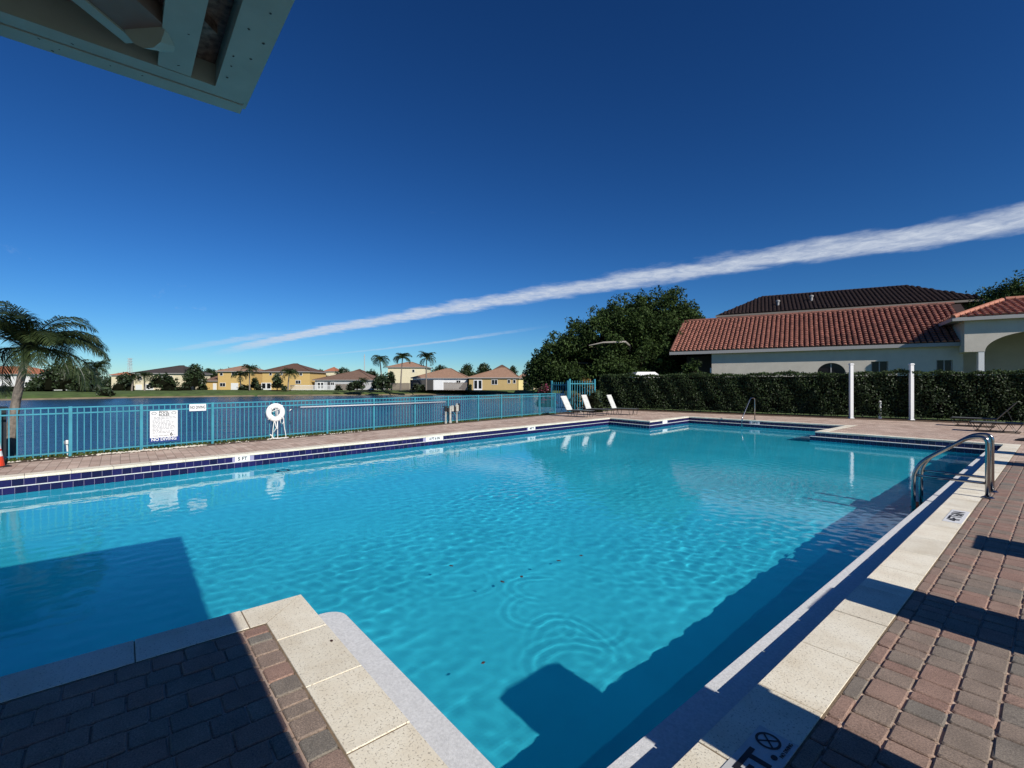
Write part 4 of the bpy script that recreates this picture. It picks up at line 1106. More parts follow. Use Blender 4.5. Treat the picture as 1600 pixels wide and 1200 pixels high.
shrub('garden_tree', 'small leafy tree under the end of the clubhouse eave', 'tree', 1080, 35.0, 2.4, 0, 3.6, M['leaf'], 0.10, 420, 22, 44, trunk=0.8)
shrub('garden_tree', 'dark tree rising above the porch roof at the right edge', 'tree', 1590, 44, 9.5, 0, 12.0, M['leaf'], 0.13, 150, 70, 45, trunk=4.5)
shrub('shade_tree', 'dark tree filling the gap between the big tree and the clubhouse', 'tree', 1062, 47, 6.0, 0, 8.4, M['leaf'], 0.13, 220, 40, 46, trunk=1.0)

# palms
def palm(label, loc, height, lean, nf, fl, leafl, pairs, seed, group=None, rtrunk=0.12, droop=1.0, wind=0.0, bearing=None):
    rg = random.Random(seed); o = empty('palm_tree', loc); tag(o, label, 'palm', group)
    top = Vector((lean[0], lean[1], height))
    pts = [Vector((lean[0] * q ** 1.6, lean[1] * q ** 1.6, height * q)) for q in np.linspace(0, 1, 12)]
    rs = [rtrunk * (1.35 - 0.55 * q) * (1 + (0.05 if i % 2 else -0.03)) for i, q in enumerate(np.linspace(0, 1, 12))]
    MB().tube(pts, rs, 9).build('trunk', M['palmbark'], o, smooth=False)
    MB().tube([top - Vector((0, 0, 0.1)), top + Vector((0, 0, 0.45 * fl / 1.8))], [rtrunk * 1.05, rtrunk * 0.5], 8).build('crownshaft', mat('palm_shaft_%d' % seed, (0.09, 0.10, 0.04), 0.6), o)
    for k in range(nf):
        az = 2 * math.pi * (k * 0.381966 + rg.uniform(-0.04, 0.04)); el0 = R_(rg.uniform(35, 88) if k % 4 else rg.uniform(-5, 40)); L = fl * rg.uniform(0.85, 1.1)
        d = Vector((math.cos(az), math.sin(az), 0)); p = top + Vector((0, 0, 0.2 * fl / 1.8)); el = el0; V, Fs, T = [], [], []; ns = pairs; prev = p.copy(); tone = rg.uniform(0.25, 0.75)
        rach = [p.copy()]
        for i in range(ns):
            q = (i + 1) / ns; el = el0 - droop * (q ** 1.3) * R_(95 + 25 * math.cos(el0)); st = L / ns
            dirv = d * math.cos(el) + Vector((wind * RT[0] * 0.35, wind * RT[1] * 0.35, math.sin(el))); dirv.normalize(); p = p + dirv * st; rach.append(p.copy())
            if q < 0.1: continue
            side = dirv.cross(Vector((0, 0, 1))); side = side.normalized() if side.length > 1e-3 else Vector((1, 0, 0)); up = side.cross(dirv)
            ll = leafl * (math.sin(math.pi * min(1, q * 0.9 + 0.08)) ** 0.6)
            for s in (-1, 1):
                t = (side * s * 0.75 + dirv * 0.75 + up * rg.uniform(-0.05, 0.35) + Vector((0, 0, -0.25 * rg.random()))).normalized(); tip = p + t * ll + Vector((0, 0, -ll * rg.uniform(0.25, 0.6))); mid = p + t * ll * 0.55 + Vector((0, 0, -ll * 0.06)); w = dirv * ((0.010 * fl / 1.8 + st * 0.22) if pairs > 30 else (0.018 * fl / 1.8 + st * 0.32))
                b = len(V); V += [p - w * .5, p + w * .5, mid + w, mid - w * .6, tip]; Fs += [(b, b + 1, b + 2, b + 3), (b + 3, b + 2, b + 4)]; T += [min(1, max(0, tone + rg.gauss(0, .15)))] * 5
        me_o = mesh_obj('frond', V, Fs, M['palm'], o); a = me_o.data.attributes.new('tone', 'FLOAT', 'POINT'); a.data.foreach_set('value', T)
        MB().tube(rach[::3], [0.022 * fl / 1.8 * (1 - 0.8 * i / len(rach[::3])) for i in range(len(rach[::3]))], 4).build('stalk', M['palm'], me_o)
    return o
p0 = at(15, 11.5); p1 = at(41, 11.5)
palm('large palm behind the fence at the left edge', (p0[0], p0[1], -0.08), 2.42, (p1[0] - p0[0], p1[1] - p0[1]), 38, 1.82, 0.46, 62, 3, rtrunk=0.085, droop=0.95, wind=0.7)

# floating and fallen leaves
lm = mat('brown_leaf', (0.06, 0.022, 0.014), 0.7)
for u, v, lab in ((755, 1037, 'dark leaf floating on the water nearest the camera'), (705, 885, 'small reddish leaf floating left of the ripples'), (785, 910, 'small leaf floating in the middle of the pool'), (873, 877, 'reddish leaf floating among the ripples'), (908, 869, 'reddish leaf floating at the right of the ripples'), (815, 902, 'tiny dark leaf floating beside the ripple chain')):
    x, y = gnd(u, v, Z_WATER); r = 0.022 if v > 1000 else 0.030; a = random.random() * 3
    o = MB().add([(r * math.cos(a + w) * (1 if i % 3 == 0 else .6), r * math.sin(a + w) * (1 if i % 3 == 0 else .6), 0.006 + 0.004 * (i % 2)) for i, w in enumerate(np.linspace(0, 5.24, 6))], [(0, 1, 2, 3, 4, 5)]).build('floating_leaf', lm, loc=(x, y, Z_WATER)); tag(o, lab, 'leaf', 'leaves on the pool')
x, y = gnd(518, 1002); o = MB().add([(0.016 * math.cos(w), 0.010 * math.sin(w), 0.003) for w in np.linspace(0, 5.24, 6)], [(0, 1, 2, 3, 4, 5)]).build('fallen_leaf', lm, loc=(x, y, 0.002)); tag(o, 'tiny dark leaf lying on the pale coping of the near corner', 'leaf')

# ------------------------------------------------------------------ pavilion eave overhead
ZR = 3.02; dC = (ZR - CAM_H) / ((599 - 178) / F_PX); cxr, cyr_ = at(375, dC)
o = empty('pavilion_roof', (cxr, cyr_, ZR)); tag(o, 'corner of a pale teal pavilion eave hanging overhead at the top left', 'roof')
def bx(name, x0, x1, y0, y1, z0, z1, m): return MB().box(((x0 + x1) / 2, (y0 + y1) / 2, (z0 + z1) / 2), (x1 - x0, y1 - y0, z1 - z0)).build(name, M[m], o)
XL, YL = 8.0, -7.0
bx('fascia_board', 0, 0.085, YL, 0, 0.0, 0.20, 'tealboard'); bx('fascia_board', 0.089, 0.165, YL, -0.005, 0.004, 0.18, 'tealboard')      # long left side
bx('fascia_board', 0.167, XL, -0.125, 0, 0.001, 0.20, 'tealboard'); bx('edge_trim', 0.0, XL, 0.003, 0.022, 0.03, 0.22, 'tealboard')
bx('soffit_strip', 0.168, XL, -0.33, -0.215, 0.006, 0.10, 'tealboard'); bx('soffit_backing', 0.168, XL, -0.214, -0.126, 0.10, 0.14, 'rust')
for k in range(14):
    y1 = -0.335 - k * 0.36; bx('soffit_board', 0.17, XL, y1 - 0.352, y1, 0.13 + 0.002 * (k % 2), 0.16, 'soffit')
M45 = Matrix.Rotation(-math.pi / 4, 4, 'Z')
def diag(name, s0, s1, off, w, z0, z1, m):
    a = Vector((s0, -s0)) ; b = Vector((s1, -s1)); c = (a + b) / 2 + Vector((1, 1)).normalized() * off
    MB().box((c.x, c.y, (z0 + z1) / 2), ((b - a).length, w, z1 - z0), M=M45).build(name, M[m], o)
diag('hip_rafter', 0.36, 3.6, 0.0, 0.17, 0.012, 0.125, 'soffit'); diag('rafter_side', 0.34, 3.6, -0.108, 0.045, 0.004, 0.124, 'tealboard')
nose = MB().tube([(0.385, -0.385, 0.03), (0.29, -0.29, 0.075)], [0.085, 0.06], 14); nose.build('rafter_nose', M['tealboard'], o)
diag('stained_plate', 0.30, 0.95, 0.155, 0.10, 0.06, 0.12, 'rust')
# sloping top
MB().add([(0, 0, 0.205), (XL, 0, 0.205), (XL, YL, 0.205), (0, YL, 0.205), (3.5, -3.5, 1.6), (4.5, -3.5, 1.6)], [(0, 1, 5, 4), (1, 2, 5), (2, 3, 4, 5), (3, 0, 4)]).build('roof_covering', M['barrel'], o)
sc_ = MB()
for k in range(40):
    if k < 20: x, y = random.uniform(0.01, 0.15), -random.uniform(0.05, 2.2)
    else: x, y = random.uniform(0.2, 1.2), -random.choice((random.uniform(0.02, 0.10), random.uniform(0.23, 0.31)))
    sc_.box((x, y, -0.0005 if x > 0.17 or x < 0.085 else 0.0035), (random.uniform(0.003, 0.011), random.uniform(0.003, 0.009), 0.001), random.random())
sc_.build('nail_marks', M['black'], o)
MB().box((XL / 2 + 0.9, -1.95 - cyr_ + 0.0, -ZR / 2 + 0.06), (XL - 1.8, 0.20, ZR + 0.1)).build('wall', mat('sky_block_wall', (0.24, 0.30, 0.30), 0.9), o)  # unseen wall added behind the camera to block sky and darken the deck
for x, y in ((0.5, -6.6), (7.5, -6.6)):
    MB().box((x, y, -ZR / 2 + 0.04), (0.25, 0.25, ZR + 0.06)).build('column', M['tealboard'], o)
# ------------------------------------------------------------------ clubhouse
def LD(l, d): return Vector((l * RT[0] + d * FW[0], l * RT[1] + d * FW[1], 0))
EA, EB = LD(12.3, 36.0), LD(26.4, 27.3)               # eave line, plan
ax = (EB - EA); AL = ax.length; ax.normalize(); away = Vector((-ax.y, ax.x, 0))
if away.dot(EA) < 0: away = -away
ZE, ZRG, RUN = 4.12, 7.0, 5.0
club = empty('clubhouse', (EA.x, EA.y, 0)); tag(club, 'beige clubhouse with terracotta barrel tile roof behind the hedge', 'building')
def cl(s, t, z): v = ax * s + away * t; return (v.x, v.y, z)
caz = math.atan2(ax.y, ax.x)
def cbox(name, s0, s1, t0, t1, z0, z1, m, parent=None):
    c = cl((s0 + s1) / 2, (t0 + t1) / 2, (z0 + z1) / 2)
    return MB().box(c, (s1 - s0, t1 - t0, z1 - z0), caz if away.dot(Vector((-ax.y, ax.x, 0))) > 0 else caz).build(name, M[m], parent or club)
SL = math.hypot(RUN, ZRG - ZE); sl_dir = (away * RUN + Vector((0, 0, ZRG - ZE))) / SL; sl_n = ax.cross(sl_dir).normalized()
if sl_n.z < 0: sl_n = -sl_n
roof = mesh_obj('roof', [cl(0, 0, ZE), cl(AL + 1.0, 0, ZE), cl(AL + 1.0, RUN, ZRG), cl(0, RUN, ZRG), cl(AL + 1, RUN * 2, ZE), cl(0, RUN * 2, ZE)], [(0, 1, 2, 3), (3, 2, 4, 5)], M['barrel_dark'], club)
def barrel(w, L, r_hi=0.9):
    """half-round roof tile, its lower end wider; local x across, y up the slope, z out"""
    V, Fs = [], []; k = 6
    for y, q, zo in ((-L / 2, 1.0, 0.055), (L / 2, r_hi, -0.01)):
        for i in range(k + 1):
            a = math.pi * i / k; V.append((-w / 2 * q * math.cos(a), y, zo + w * 0.40 * q * math.sin(a)))
    Fs = [(i, i + 1, k + 2 + i, k + 1 + i) for i in range(k)]
    V += [(-w / 2, -L / 2, 0.0), (w / 2, -L / 2, 0.0)]; Fs.append(tuple(range(k + 1))[::-1])
    return V, Fs
TW, TE = 0.300, 0.315
bv, bf = barrel(TW * 0.82, TE * 1.12); BT = mesh_obj('roof_tile', bv, bf, M['barrel'], smooth=False); BTM = BT.data; bpy.data.objects.remove(BT)
B3 = Matrix((ax, sl_dir, sl_n)).transposed().to_4x4()
jobs = []
ncol, nrow = int((AL + 0.6) / TW), int(SL / TE)
for c in range(ncol):
    for r in range(nrow):
        p = ax * ((c + 0.5) * TW) + sl_dir * ((r + 0.45) * TE) + sl_n * 0.012 + Vector((0, 0, ZE))
        m4 = B3.copy(); m4.translation = p + Vector((random.gauss(0, .006), random.gauss(0, .006), random.gauss(0, .004)))
        jobs.append(((p + EA).dot(Vector((FW[0], FW[1], 0))), m4 @ Matrix.Rotation(random.gauss(0, 0.012), 4, 'Z')))
jobs.sort(key=lambda q: q[0]); rest = MB()
for k, (d_, m4) in enumerate(jobs):
    if k < 290: share('roof_tile', BTM, roof, m4)
    else: rest.add([m4 @ v.co for v in BTM.vertices], [tuple(p.vertices) for p in BTM.polygons])
tag(rest.build('roof_tile_field', M['barrel'], roof), kind='stuff')
# ridge and rake tiles
rid = MB()
for k in range(int((AL + 1) / 0.42)): rid.tube([cl(k * 0.42, RUN, ZRG + 0.05), cl(k * 0.42 + 0.45, RUN, ZRG + 0.06)], [0.13, 0.11], 8)
for k in range(int(SL / 0.42)):
    q = k * 0.42 / SL; q2 = (k * 0.42 + 0.45) / SL; rid.tube([cl(0.0, RUN * q, ZE + (ZRG - ZE) * q + 0.05), cl(0.0, RUN * q2, ZE + (ZRG - ZE) * q2 + 0.06)], [0.13, 0.11], 8)
rid.build('ridge_tiles', M['barrel'], roof)
cbox('fascia', -0.12, AL + 0.3, -0.06, 0.02, ZE - 0.22, ZE + 0.0, 'greytrim'); cbox('soffit', -0.1, AL + 0.3, 0.022, 0.298, ZE - 0.20, ZE - 0.16, 'greytrim')
# front wall with real openings: the wall runs from s=1.9 to the porch
def s_of(u, t):                            # where a sight line meets the plane t metres behind the eave
    r = LD((u - 800) / F_PX, 1.0); o_ = EA + away * t; den = ax.x * r.y - ax.y * r.x
    return -(o_.x * r.y - o_.y * r.x) / den
def dep_of(s, t): v = EA + ax * s + away * t; return v.x * FW[0] + v.y * FW[1]
TWALL = 0.30
def wall_with_holes(s0, s1, holes, t, z1, m, name='wall'):
    """front wall as panels round the openings, with reveals"""
    mb = MB(); xs = [s0] + [q for h in holes for q in (h[0], h[1])] + [s1]
    def pan(a, b, za, zb):
        if b - a > 0.01 and zb - za > 0.01: mb.box(cl((a + b) / 2, t + 0.12, (za + zb) / 2), (b - a, 0.24, zb - za), caz)
    for k in range(0, len(xs), 2): pan(xs[k], xs[k + 1], 0, z1)
    for h in holes: pan(h[0], h[1], 0, h[2]); pan(h[0], h[1], h[3], z1)
    return mb.build(name, M[m], club)
sA, sW0, sW1, sC = s_of(1112, TWALL), s_of(1276, TWALL), s_of(1322, TWALL), s_of(1462, TWALL)
sD0, sD1 = s_of(1361, TWALL), s_of(1388, TWALL); sE0, sE1 = s_of(1463, TWALL), s_of(1489, TWALL)
zwin = zat(565, dep_of(sD0, TWALL)); zarch = zat(567, dep_of((sW0 + sW1) / 2, TWALL))
rW = (sW1 - sW0) / 2; zsp = zarch - min(rW, 0.75)
wall_with_holes(sA, AL + 0.1, [(sW0, sW1, 0.9, zarch), (sD0, sD1, 1.2, zwin), (sE0, sE1, 1.2, zwin)], TWALL, ZE - 0.2, 'stucco')
# arch spandrels
sp = MB(); K = 10; pa = [(sW0 + rW - rW * math.cos(w), zsp + (zarch - zsp) * math.sin(w)) for w in np.linspace(0, math.pi, 2 * K + 1)]
for (a, za), (b, zb) in zip(pa[:-1], pa[1:]):
    sp.add([cl(a, TWALL, za), cl(b, TWALL, zb), cl(b, TWALL, zarch + 0.002), cl(a, TWALL, zarch + 0.002), cl(a, TWALL + 0.2, za), cl(b, TWALL + 0.2, zb)], [(0, 1, 2, 3), (0, 4, 5, 1)])
sp.build('arch_head', M['stucco'], club)
def cwin(s0, s1, z0, z1):
    w = cbox('window', s0, s1, TWALL + 0.16, TWALL + 0.20, z0, z1, 'glass')
    for q in (s0 + 0.03, (s0 + s1) / 2, s1 - 0.03): cbox('frame', q - 0.03, q + 0.03, TWALL + 0.12, TWALL + 0.158, z0, z1, 'greytrim', w)
    return w
cwin(sW0, sW1, 0.9, zarch); cwin(sD0, sD1, 1.2, zwin); cwin(sE0, sE1, 1.2, zwin)
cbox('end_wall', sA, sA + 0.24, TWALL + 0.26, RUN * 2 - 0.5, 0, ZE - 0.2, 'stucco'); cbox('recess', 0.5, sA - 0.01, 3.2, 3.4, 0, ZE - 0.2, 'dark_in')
cbox('wall_lamp', sA - 0.13, sA - 0.02, TWALL + 0.1, TWALL + 0.2, 2.5, 2.85, 'white')
vent = MB().tube([cl(AL * 0.52, RUN * 0.5, ZE + (ZRG - ZE) * 0.5), cl(AL * 0.52, RUN * 0.5, ZE + (ZRG - ZE) * 0.5 + 0.4)], 0.06, 8)

# arched porch with its own hip roof, nearer the camera on the right
PD = 26.7
def lp(u, d): return LD((u - 800) / F_PX * d, d)
PA = lp(1507, PD); PB = PA + ax * 9.0 
porch = empty('arched_porch', (PA.x, PA.y, 0)); tag(porch, 'beige arched porch with hipped terracotta roof at the right edge', 'porch')
def pl(s, t, z): v = ax * s + away * t; return (v.x, v.y, z)
def pbox(name, s0, s1, t0, t1, z0, z1, m, parent=None): return MB().box(pl((s0 + s1) / 2, (t0 + t1) / 2, (z0 + z1) / 2), (s1 - s0, t1 - t0, z1 - z0), caz).build(name, M[m], parent or porch)
zB, zT, zEv = zat(550, PD), zat(517, PD), zat(497, PD)   # beam underside, lit top, eave
pa0, paR = 0.85, 2.3                                      # arch start and radius
arch = MB(); K = 24; zc0 = zB; zr = zT - zB - 0.12
ptsA = [(pa0 + paR - paR * math.cos(w), zc0 + zr * math.sin(w)) for w in np.linspace(0, math.pi, K + 1)]
zTop = zEv - 0.15
for (a, za), (b, zb) in zip(ptsA[:-1], ptsA[1:]):
    arch.add([pl(a, 0, za), pl(b, 0, zb), pl(b, 0, zTop), pl(a, 0, zTop), pl(a, .4, za), pl(b, .4, zb), pl(b, .4, zTop), pl(a, .4, zTop)], [(0, 1, 2, 3), (7, 6, 5, 4), (0, 4, 5, 1)])
arch.box(pl(pa0 / 2, 0.2, (zB + zTop) / 2), (pa0, 0.4, zTop - zB), caz)
arch.build('arch', M['stucco'], porch)
pbox('column', pa0 - 0.26, pa0 - 0.02, 0.02, 0.38, 0, zB - 0.001, 'white'); pbox('column', pa0 + 2 * paR, 9.0, 0.02, 0.38, 0, zTop - 0.01, 'stucco')
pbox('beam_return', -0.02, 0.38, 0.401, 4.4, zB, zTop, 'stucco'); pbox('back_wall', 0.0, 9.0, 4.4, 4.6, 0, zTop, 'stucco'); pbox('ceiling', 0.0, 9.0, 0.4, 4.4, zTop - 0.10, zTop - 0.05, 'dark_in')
pbox('soffit', -0.5, 10, -0.28, 5.4, zEv - 0.14, zEv - 0.06, 'greytrim')
e0, e1, t0, t1 = -0.55, 10.0, -0.32, 5.5; hz_ = zat(476, PD + 2.5); hr = (t1 - t0) / 2
R4 = [(e0, t0, zEv), (e1, t0, zEv), (e1, t1, zEv), (e0, t1, zEv), (e0 + hr, t0 + hr, hz_), (e1 - hr, t0 + hr, hz_)]
proof = mesh_obj('roof', [pl(*p) for p in R4], [(0, 1, 5, 4), (1, 2, 5), (2, 3, 4, 5), (3, 0, 4)], M['barrel_dark'], porch)
for a, b, c, d in ((e0 - .04, e1, t0 - .05, t0 + .0), (e0 - .05, e0, t0, t1)): pbox('fascia', a, b, c, d, zEv - 0.18, zEv + 0.02, 'greytrim')
def tile_plane(parent, m, A, B, Cq, D, tw, te, name, height=1.0):
    """barrel tiles laid over a sloping quad A-B (eave) C-D (top), clipped to it"""
    A, B, Cq, D = map(Vector, (A, B, Cq, D)); x = (B - A).normalized(); nrm = x.cross(D - A).normalized()
    if nrm.z < 0: nrm = -nrm
    y = nrm.cross(x).normalized(); y = y if y.z > 0 else -y
    Lx = (B - A).length; H = (D - A).dot(y); xd, xc = (D - A).dot(x), (Cq - A).dot(x); mb = MB(); v, f = barrel(tw * 0.84, te * 1.15)
    M3 = Matrix((x, y, nrm)).transposed().to_4x4()
    for r in range(int(H / te)):
        q = (r + 0.5) * te / H; lo, hi = xd * q, Lx + (xc - Lx) * q; c = math.ceil(lo / tw)
        while (c + 1) * tw < hi:
            m4 = M3.copy(); m4.translation = A + x * ((c + .5) * tw) + y * ((r + .45) * te) + nrm * 0.012 + Vector((random.gauss(0, .006),) * 3); mb.add([m4 @ Vector(p) for p in v], f); c += 1
    o_ = mb.build(name, m, parent); tag(o_, kind='stuff'); return o_
P_ = [pl(*p) for p in R4]
tile_plane(proof, M['barrel'], P_[0], P_[1], P_[5], P_[4], 0.32, 0.34, 'roof_tile_field'); tile_plane(proof, M['barrel'], P_[3], P_[0], P_[4], P_[4], 0.32, 0.34, 'roof_tile_field')
def hip_caps(parent, m, a, b, r=0.14, st=0.40):
    a, b = Vector(a), Vector(b); L = (b - a).length; d = (b - a) / L
    for k in range(int(L / st)): MB().tube([a + d * (k * st) + Vector((0, 0, .06)), a + d * (k * st + st * 1.08) + Vector((0, 0, .09))], [r, r * 0.82], 8).build('hip_tile', m, parent)
M['cap'] = mat('sunlit_hip_tile', (0.42, 0.17, 0.105), 0.75, obj_var=0.15)  # lighter copy of the roof terracotta, sunlight put into the colour
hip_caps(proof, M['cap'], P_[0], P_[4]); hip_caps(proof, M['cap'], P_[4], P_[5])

# tall dark roofed house behind
def hip_house(name, label, e00, e11, zE_, zR_, wallm, roofm, depth, ridge_in, tile=None, back=None, group=None):
    """house given by its front eave ends (plan) and heights"""
    A_, B_ = Vector((*e00, 0)), Vector((*e11, 0)); x = (B_ - A_); L = x.length; x.normalize(); y = Vector((-x.y, x.x, 0))
    if y.dot(A_ + B_) < 0: y = -y
    o_ = empty(name, (A_.x, A_.y, 0)); tag(o_, label, 'house', group); az = math.atan2(x.y, x.x)
    P = lambda s, t, z: tuple(x * s + y * t + Vector((0, 0, z)))
    rf = mesh_obj('roof', [P(0, 0, zE_), P(L, 0, zE_), P(L, depth, zE_), P(0, depth, zE_), P(ridge_in, depth / 2, zR_), P(L - ridge_in, depth / 2, zR_)], [(0, 1, 5, 4), (1, 2, 5), (2, 3, 4, 5), (3, 0, 4), (3, 2, 1, 0)], roofm, o_)
    return o_, P, L, az, rf
dh, PH, LH, azh, rfh = hip_house('dark_roof_house', 'house with long dark brown tile roof behind the clubhouse', at(1118, 56), at(1552, 44.5), 9.85, 13.0, M['stucco'], M['barrel_dark'], 15, 5.0)
M['terra'] = mat('terracotta_stucco', (0.22, 0.09, 0.06), 0.9)
MB().box(PH(LH / 2, 7.0, 4.85), (LH - 1.0, 12.6, 9.66), azh).build('wall', M['terra'], dh)
MB().box(PH(LH / 2, -0.04, 9.72), (LH, 0.08, 0.20), azh).build('fascia', M['browntrim'], dh)
a_v = [Vector(PH(0, 0, 9.85)), Vector(PH(LH, 0, 9.85)), Vector(PH(LH - 5, 7.5, 13.0)), Vector(PH(5, 7.5, 13.0))]
tile_plane(rfh, M['barrel_dark'], *a_v, 0.40, 0.48, 'roof_tile_field')
for s, t in ((LH * 0.27, 2.2), (LH * 0.41, 3.3)):
    z = 9.85 + 3.15 * t / 7.5; MB().lathe([(0.14, 0), (0.14, 0.5), (0.22, 0.52), (0.22, 0.68), (0.05, 0.75)], PH(s, t, z), 10).build('roof_vent', M['greytrim'], dh)
# pale van roof showing above the hedge
vx = at(997, 38.5); o = empty('parked_van', (vx[0], vx[1], 0), YAW + 0.05); tag(o, 'white vehicle roof just showing over the hedge below the big tree', 'van')
MB().bevbox((0, 0, 1.5), (2.0, 4.6, 2.2), 0.3).build('body', M['white'], o)
for sx in (-1, 1):
    for yy in (-1.5, 1.5): MB().tube([(sx * 0.85, yy, 0.33), (sx * 1.02, yy, 0.33)], 0.33, 16).build('wheel', M['rubber'], o)
MB().box((0, -2.27, 1.55), (1.6, 0.08, 0.6)).build('windscreen', M['glass'], o)
# ------------------------------------------------------------------ houses across the lake
def pal(name, c): 
    if name not in M: M[name] = mat(name, c, 0.9, var=0.05, vscale=0.8)
    return M[name]
yel = pal('yellow_stucco', (0.60, 0.41, 0.15)); cream = pal('cream_stucco', (0.72, 0.64, 0.44)); whi = pal('white_stucco', (0.74, 0.74, 0.72)); tanw = pal('ochre_stucco', (0.46, 0.33, 0.14)); greyw = pal('pale_grey_stucco', (0.50, 0.50, 0.50))
def roofm(name, c):
    if name in M: return M[name]
    m = mat(name, c, 0.9, var=0.15, vscale=1.5); t = NT(m.node_tree); b = m.node_tree.nodes['Principled BSDF']
    w = t.n('ShaderNodeTexWave'); w.bands_direction = 'Z'; w.inputs['Scale'].default_value = 3.2; g_ = t.n('ShaderNodeNewGeometry'); m.node_tree.links.new(g_.outputs['Position'], w.inputs['Vector'])
    bp = t.n('ShaderNodeBump'); bp.inputs['Distance'].default_value = 0.06; m.node_tree.links.new(w.outputs['Fac'], bp.inputs['Height']); m.node_tree.links.new(bp.outputs[0], b.inputs['Normal']); M[name] = m; return m
r_tan = roofm('tan_tile_roof', (0.34, 0.20, 0.13)); r_brn = roofm('brown_tile_roof', (0.13, 0.068, 0.045)); r_dk = roofm('charcoal_tile_roof', (0.055, 0.042, 0.038)); r_org = roofm('orange_tile_roof', (0.44, 0.16, 0.08)); r_mid = roofm('umber_tile_roof', (0.19, 0.115, 0.08))
GZ = -0.2
def house(label, u0, u1, d, y_eave, y_peak, wall, roof_m, wins=(), doors=(), depth=10.0, peak_u=None, over=0.5, extras=(), name='lake_house'):
    """front face square to the camera axis; sizes read off sight lines at its distance"""
    l0, l1 = (u0 - 800) / F_PX * d, (u1 - 800) / F_PX * d; zE_ = zat(y_eave, d); base = LD(l0, d)
    o_ = empty(name, (base.x, base.y, GZ), YAW); tag(o_, label, 'house', 'houses across the lake'); Wd_ = l1 - l0; zE_ -= GZ
    zP = zat(y_peak, d + depth / 2) - GZ
    MB().box((Wd_ / 2, depth / 2, zE_ / 2), (Wd_, depth, zE_)).build('wall', wall, o_)
    ri = min(depth / 2 + over, Wd_ / 2 + over - 0.2); pk = (peak_u - 800) / F_PX * d - l0 if peak_u else None
    a, b = -over, Wd_ + over; c, e = -over, depth + over
    x0, x1 = (a + ri, b - ri) if pk is None else (max(a + 0.5, pk - 0.6), min(b - 0.5, pk + 0.6))
    rf = mesh_obj('roof', [(a, c, zE_), (b, c, zE_), (b, e, zE_), (a, e, zE_), (x0, depth / 2, zP), (x1, depth / 2, zP)], [(0, 1, 5, 4), (1, 2, 5), (2, 3, 4, 5), (3, 0, 4)], roof_m, o_)
    MB().box((Wd_ / 2, depth / 2, zE_ - 0.09), (Wd_ + 2 * over, depth + 2 * over, 0.18)).build('fascia', M['greytrim'], o_)
    hip = MB()
    for p, q in (((a, c, zE_), (x0, depth / 2, zP)), ((b, c, zE_), (x1, depth / 2, zP)), ((x0, depth / 2, zP), (x1, depth / 2, zP))): hip.tube([Vector(p) + Vector((0, 0, .03)), Vector(q) + Vector((0, 0, .05))], 0.12, 6)
    hip.build('ridge_cap', roof_m, rf)
    for (wa, wb, ya, yb) in wins:
        xa, xb = (wa - u0) / F_PX * d, (wb - u0) / F_PX * d; za, zb = zat(yb, d) - GZ, zat(ya, d) - GZ
        w = MB().box(((xa + xb) / 2, -0.03, (za + zb) / 2), (xb - xa, 0.08, zb - za)).build('window', M['white'], o_)
        nn_ = 2 if xb - xa > 1.0 else 1
        for k in range(nn_):
            p0_, p1_ = xa + 0.09 + (xb - xa - 0.09) * k / nn_, xa + (xb - xa - 0.09) * (k + 1) / nn_
            MB().box(((p0_ + p1_) / 2, -0.075, (za + zb) / 2), (p1_ - p0_, 0.02, zb - za - 0.2)).build('pane', M['glass'], w)
    for (wa, wb, ya, kind) in doors:
        xa, xb = (wa - u0) / F_PX * d, (wb - u0) / F_PX * d; zb = zat(ya, d) - GZ
        dm = M['white'] if kind != 'dark' else M['dark_in']
        dr = MB().box(((xa + xb) / 2, -0.04, zb / 2), (xb - xa, 0.10, zb)).build('door' if kind != 'dark' else 'porch_shade_panel', dm, o_)  # dark kind is a flat panel with porch shade put into its colour
        if kind == 'french':
            for k in range(2):
                p0_, p1_ = xa + (xb - xa) * (k + .16) / 2, xa + (xb - xa) * (k + .84) / 2; MB().box(((p0_ + p1_) / 2, -0.1, zb / 2 + .1), (p1_ - p0_, 0.02, zb - .6)).build('pane', M['glass'], dr)
    return o_
house('white two storey house with orange roof at the far left', -70, 46, 118, 584, 573, whi, r_org, [(-10, 0, 590, 597), (8, 18, 586, 593), (28, 36, 586, 593)], [(0, 26, 604, 'dark')])
house('cream two storey house with charcoal roof half hidden by a round tree', 209, 287, 136, 583, 571.5, cream, r_dk, [(216, 222, 588, 594), (262, 270, 587, 593)], [(212, 222, 601, 'door'), (228, 240, 600, 'french')], 12, 262)
house('low garage wing with brown roof left of the yellow houses', 322, 341, 139, 595, 586.5, yel, r_mid, [], [(333, 338.5, 599, 'door')], 8, 334)
house('yellow two storey house with pale tan roof', 340.5, 393, 138, 580, 571.5, yel, r_tan, [(343.5, 348.5, 582.5, 587), (362, 371.5, 580.5, 586.5), (343.5, 352.5, 598, 604)], [(361, 372.5, 598.5, 'door')], 11, 368)
house('yellow two storey house with brown peaked roof', 410, 484, 137, 580.5, 568.5, yel, r_brn, [(421, 425, 581.5, 586.5), (439, 442, 582, 586), (468.5, 472.5, 581.5, 587), (462, 470, 594, 600)], [(408.5, 424, 598, 'french')], 12, 447)
house('narrow cream wing beside the brown peaked yellow house', 482, 490, 141, 585.5, 581, cream, r_brn, [], [], 8)
house('low pale grey house with brown hip roof behind the white rail fence', 492, 584, 138, 593.5, 579.5, greyw, r_mid, [(517, 522.5, 597, 602.5)], [(496, 506, 597, 'french'), (512, 516, 597, 'dark')], 13, 548)
house('cream two storey house with tan roof behind the tall palms', 606, 664, 158, 573.5, 566, cream, r_tan, [(644, 648, 577, 582)], [], 11)
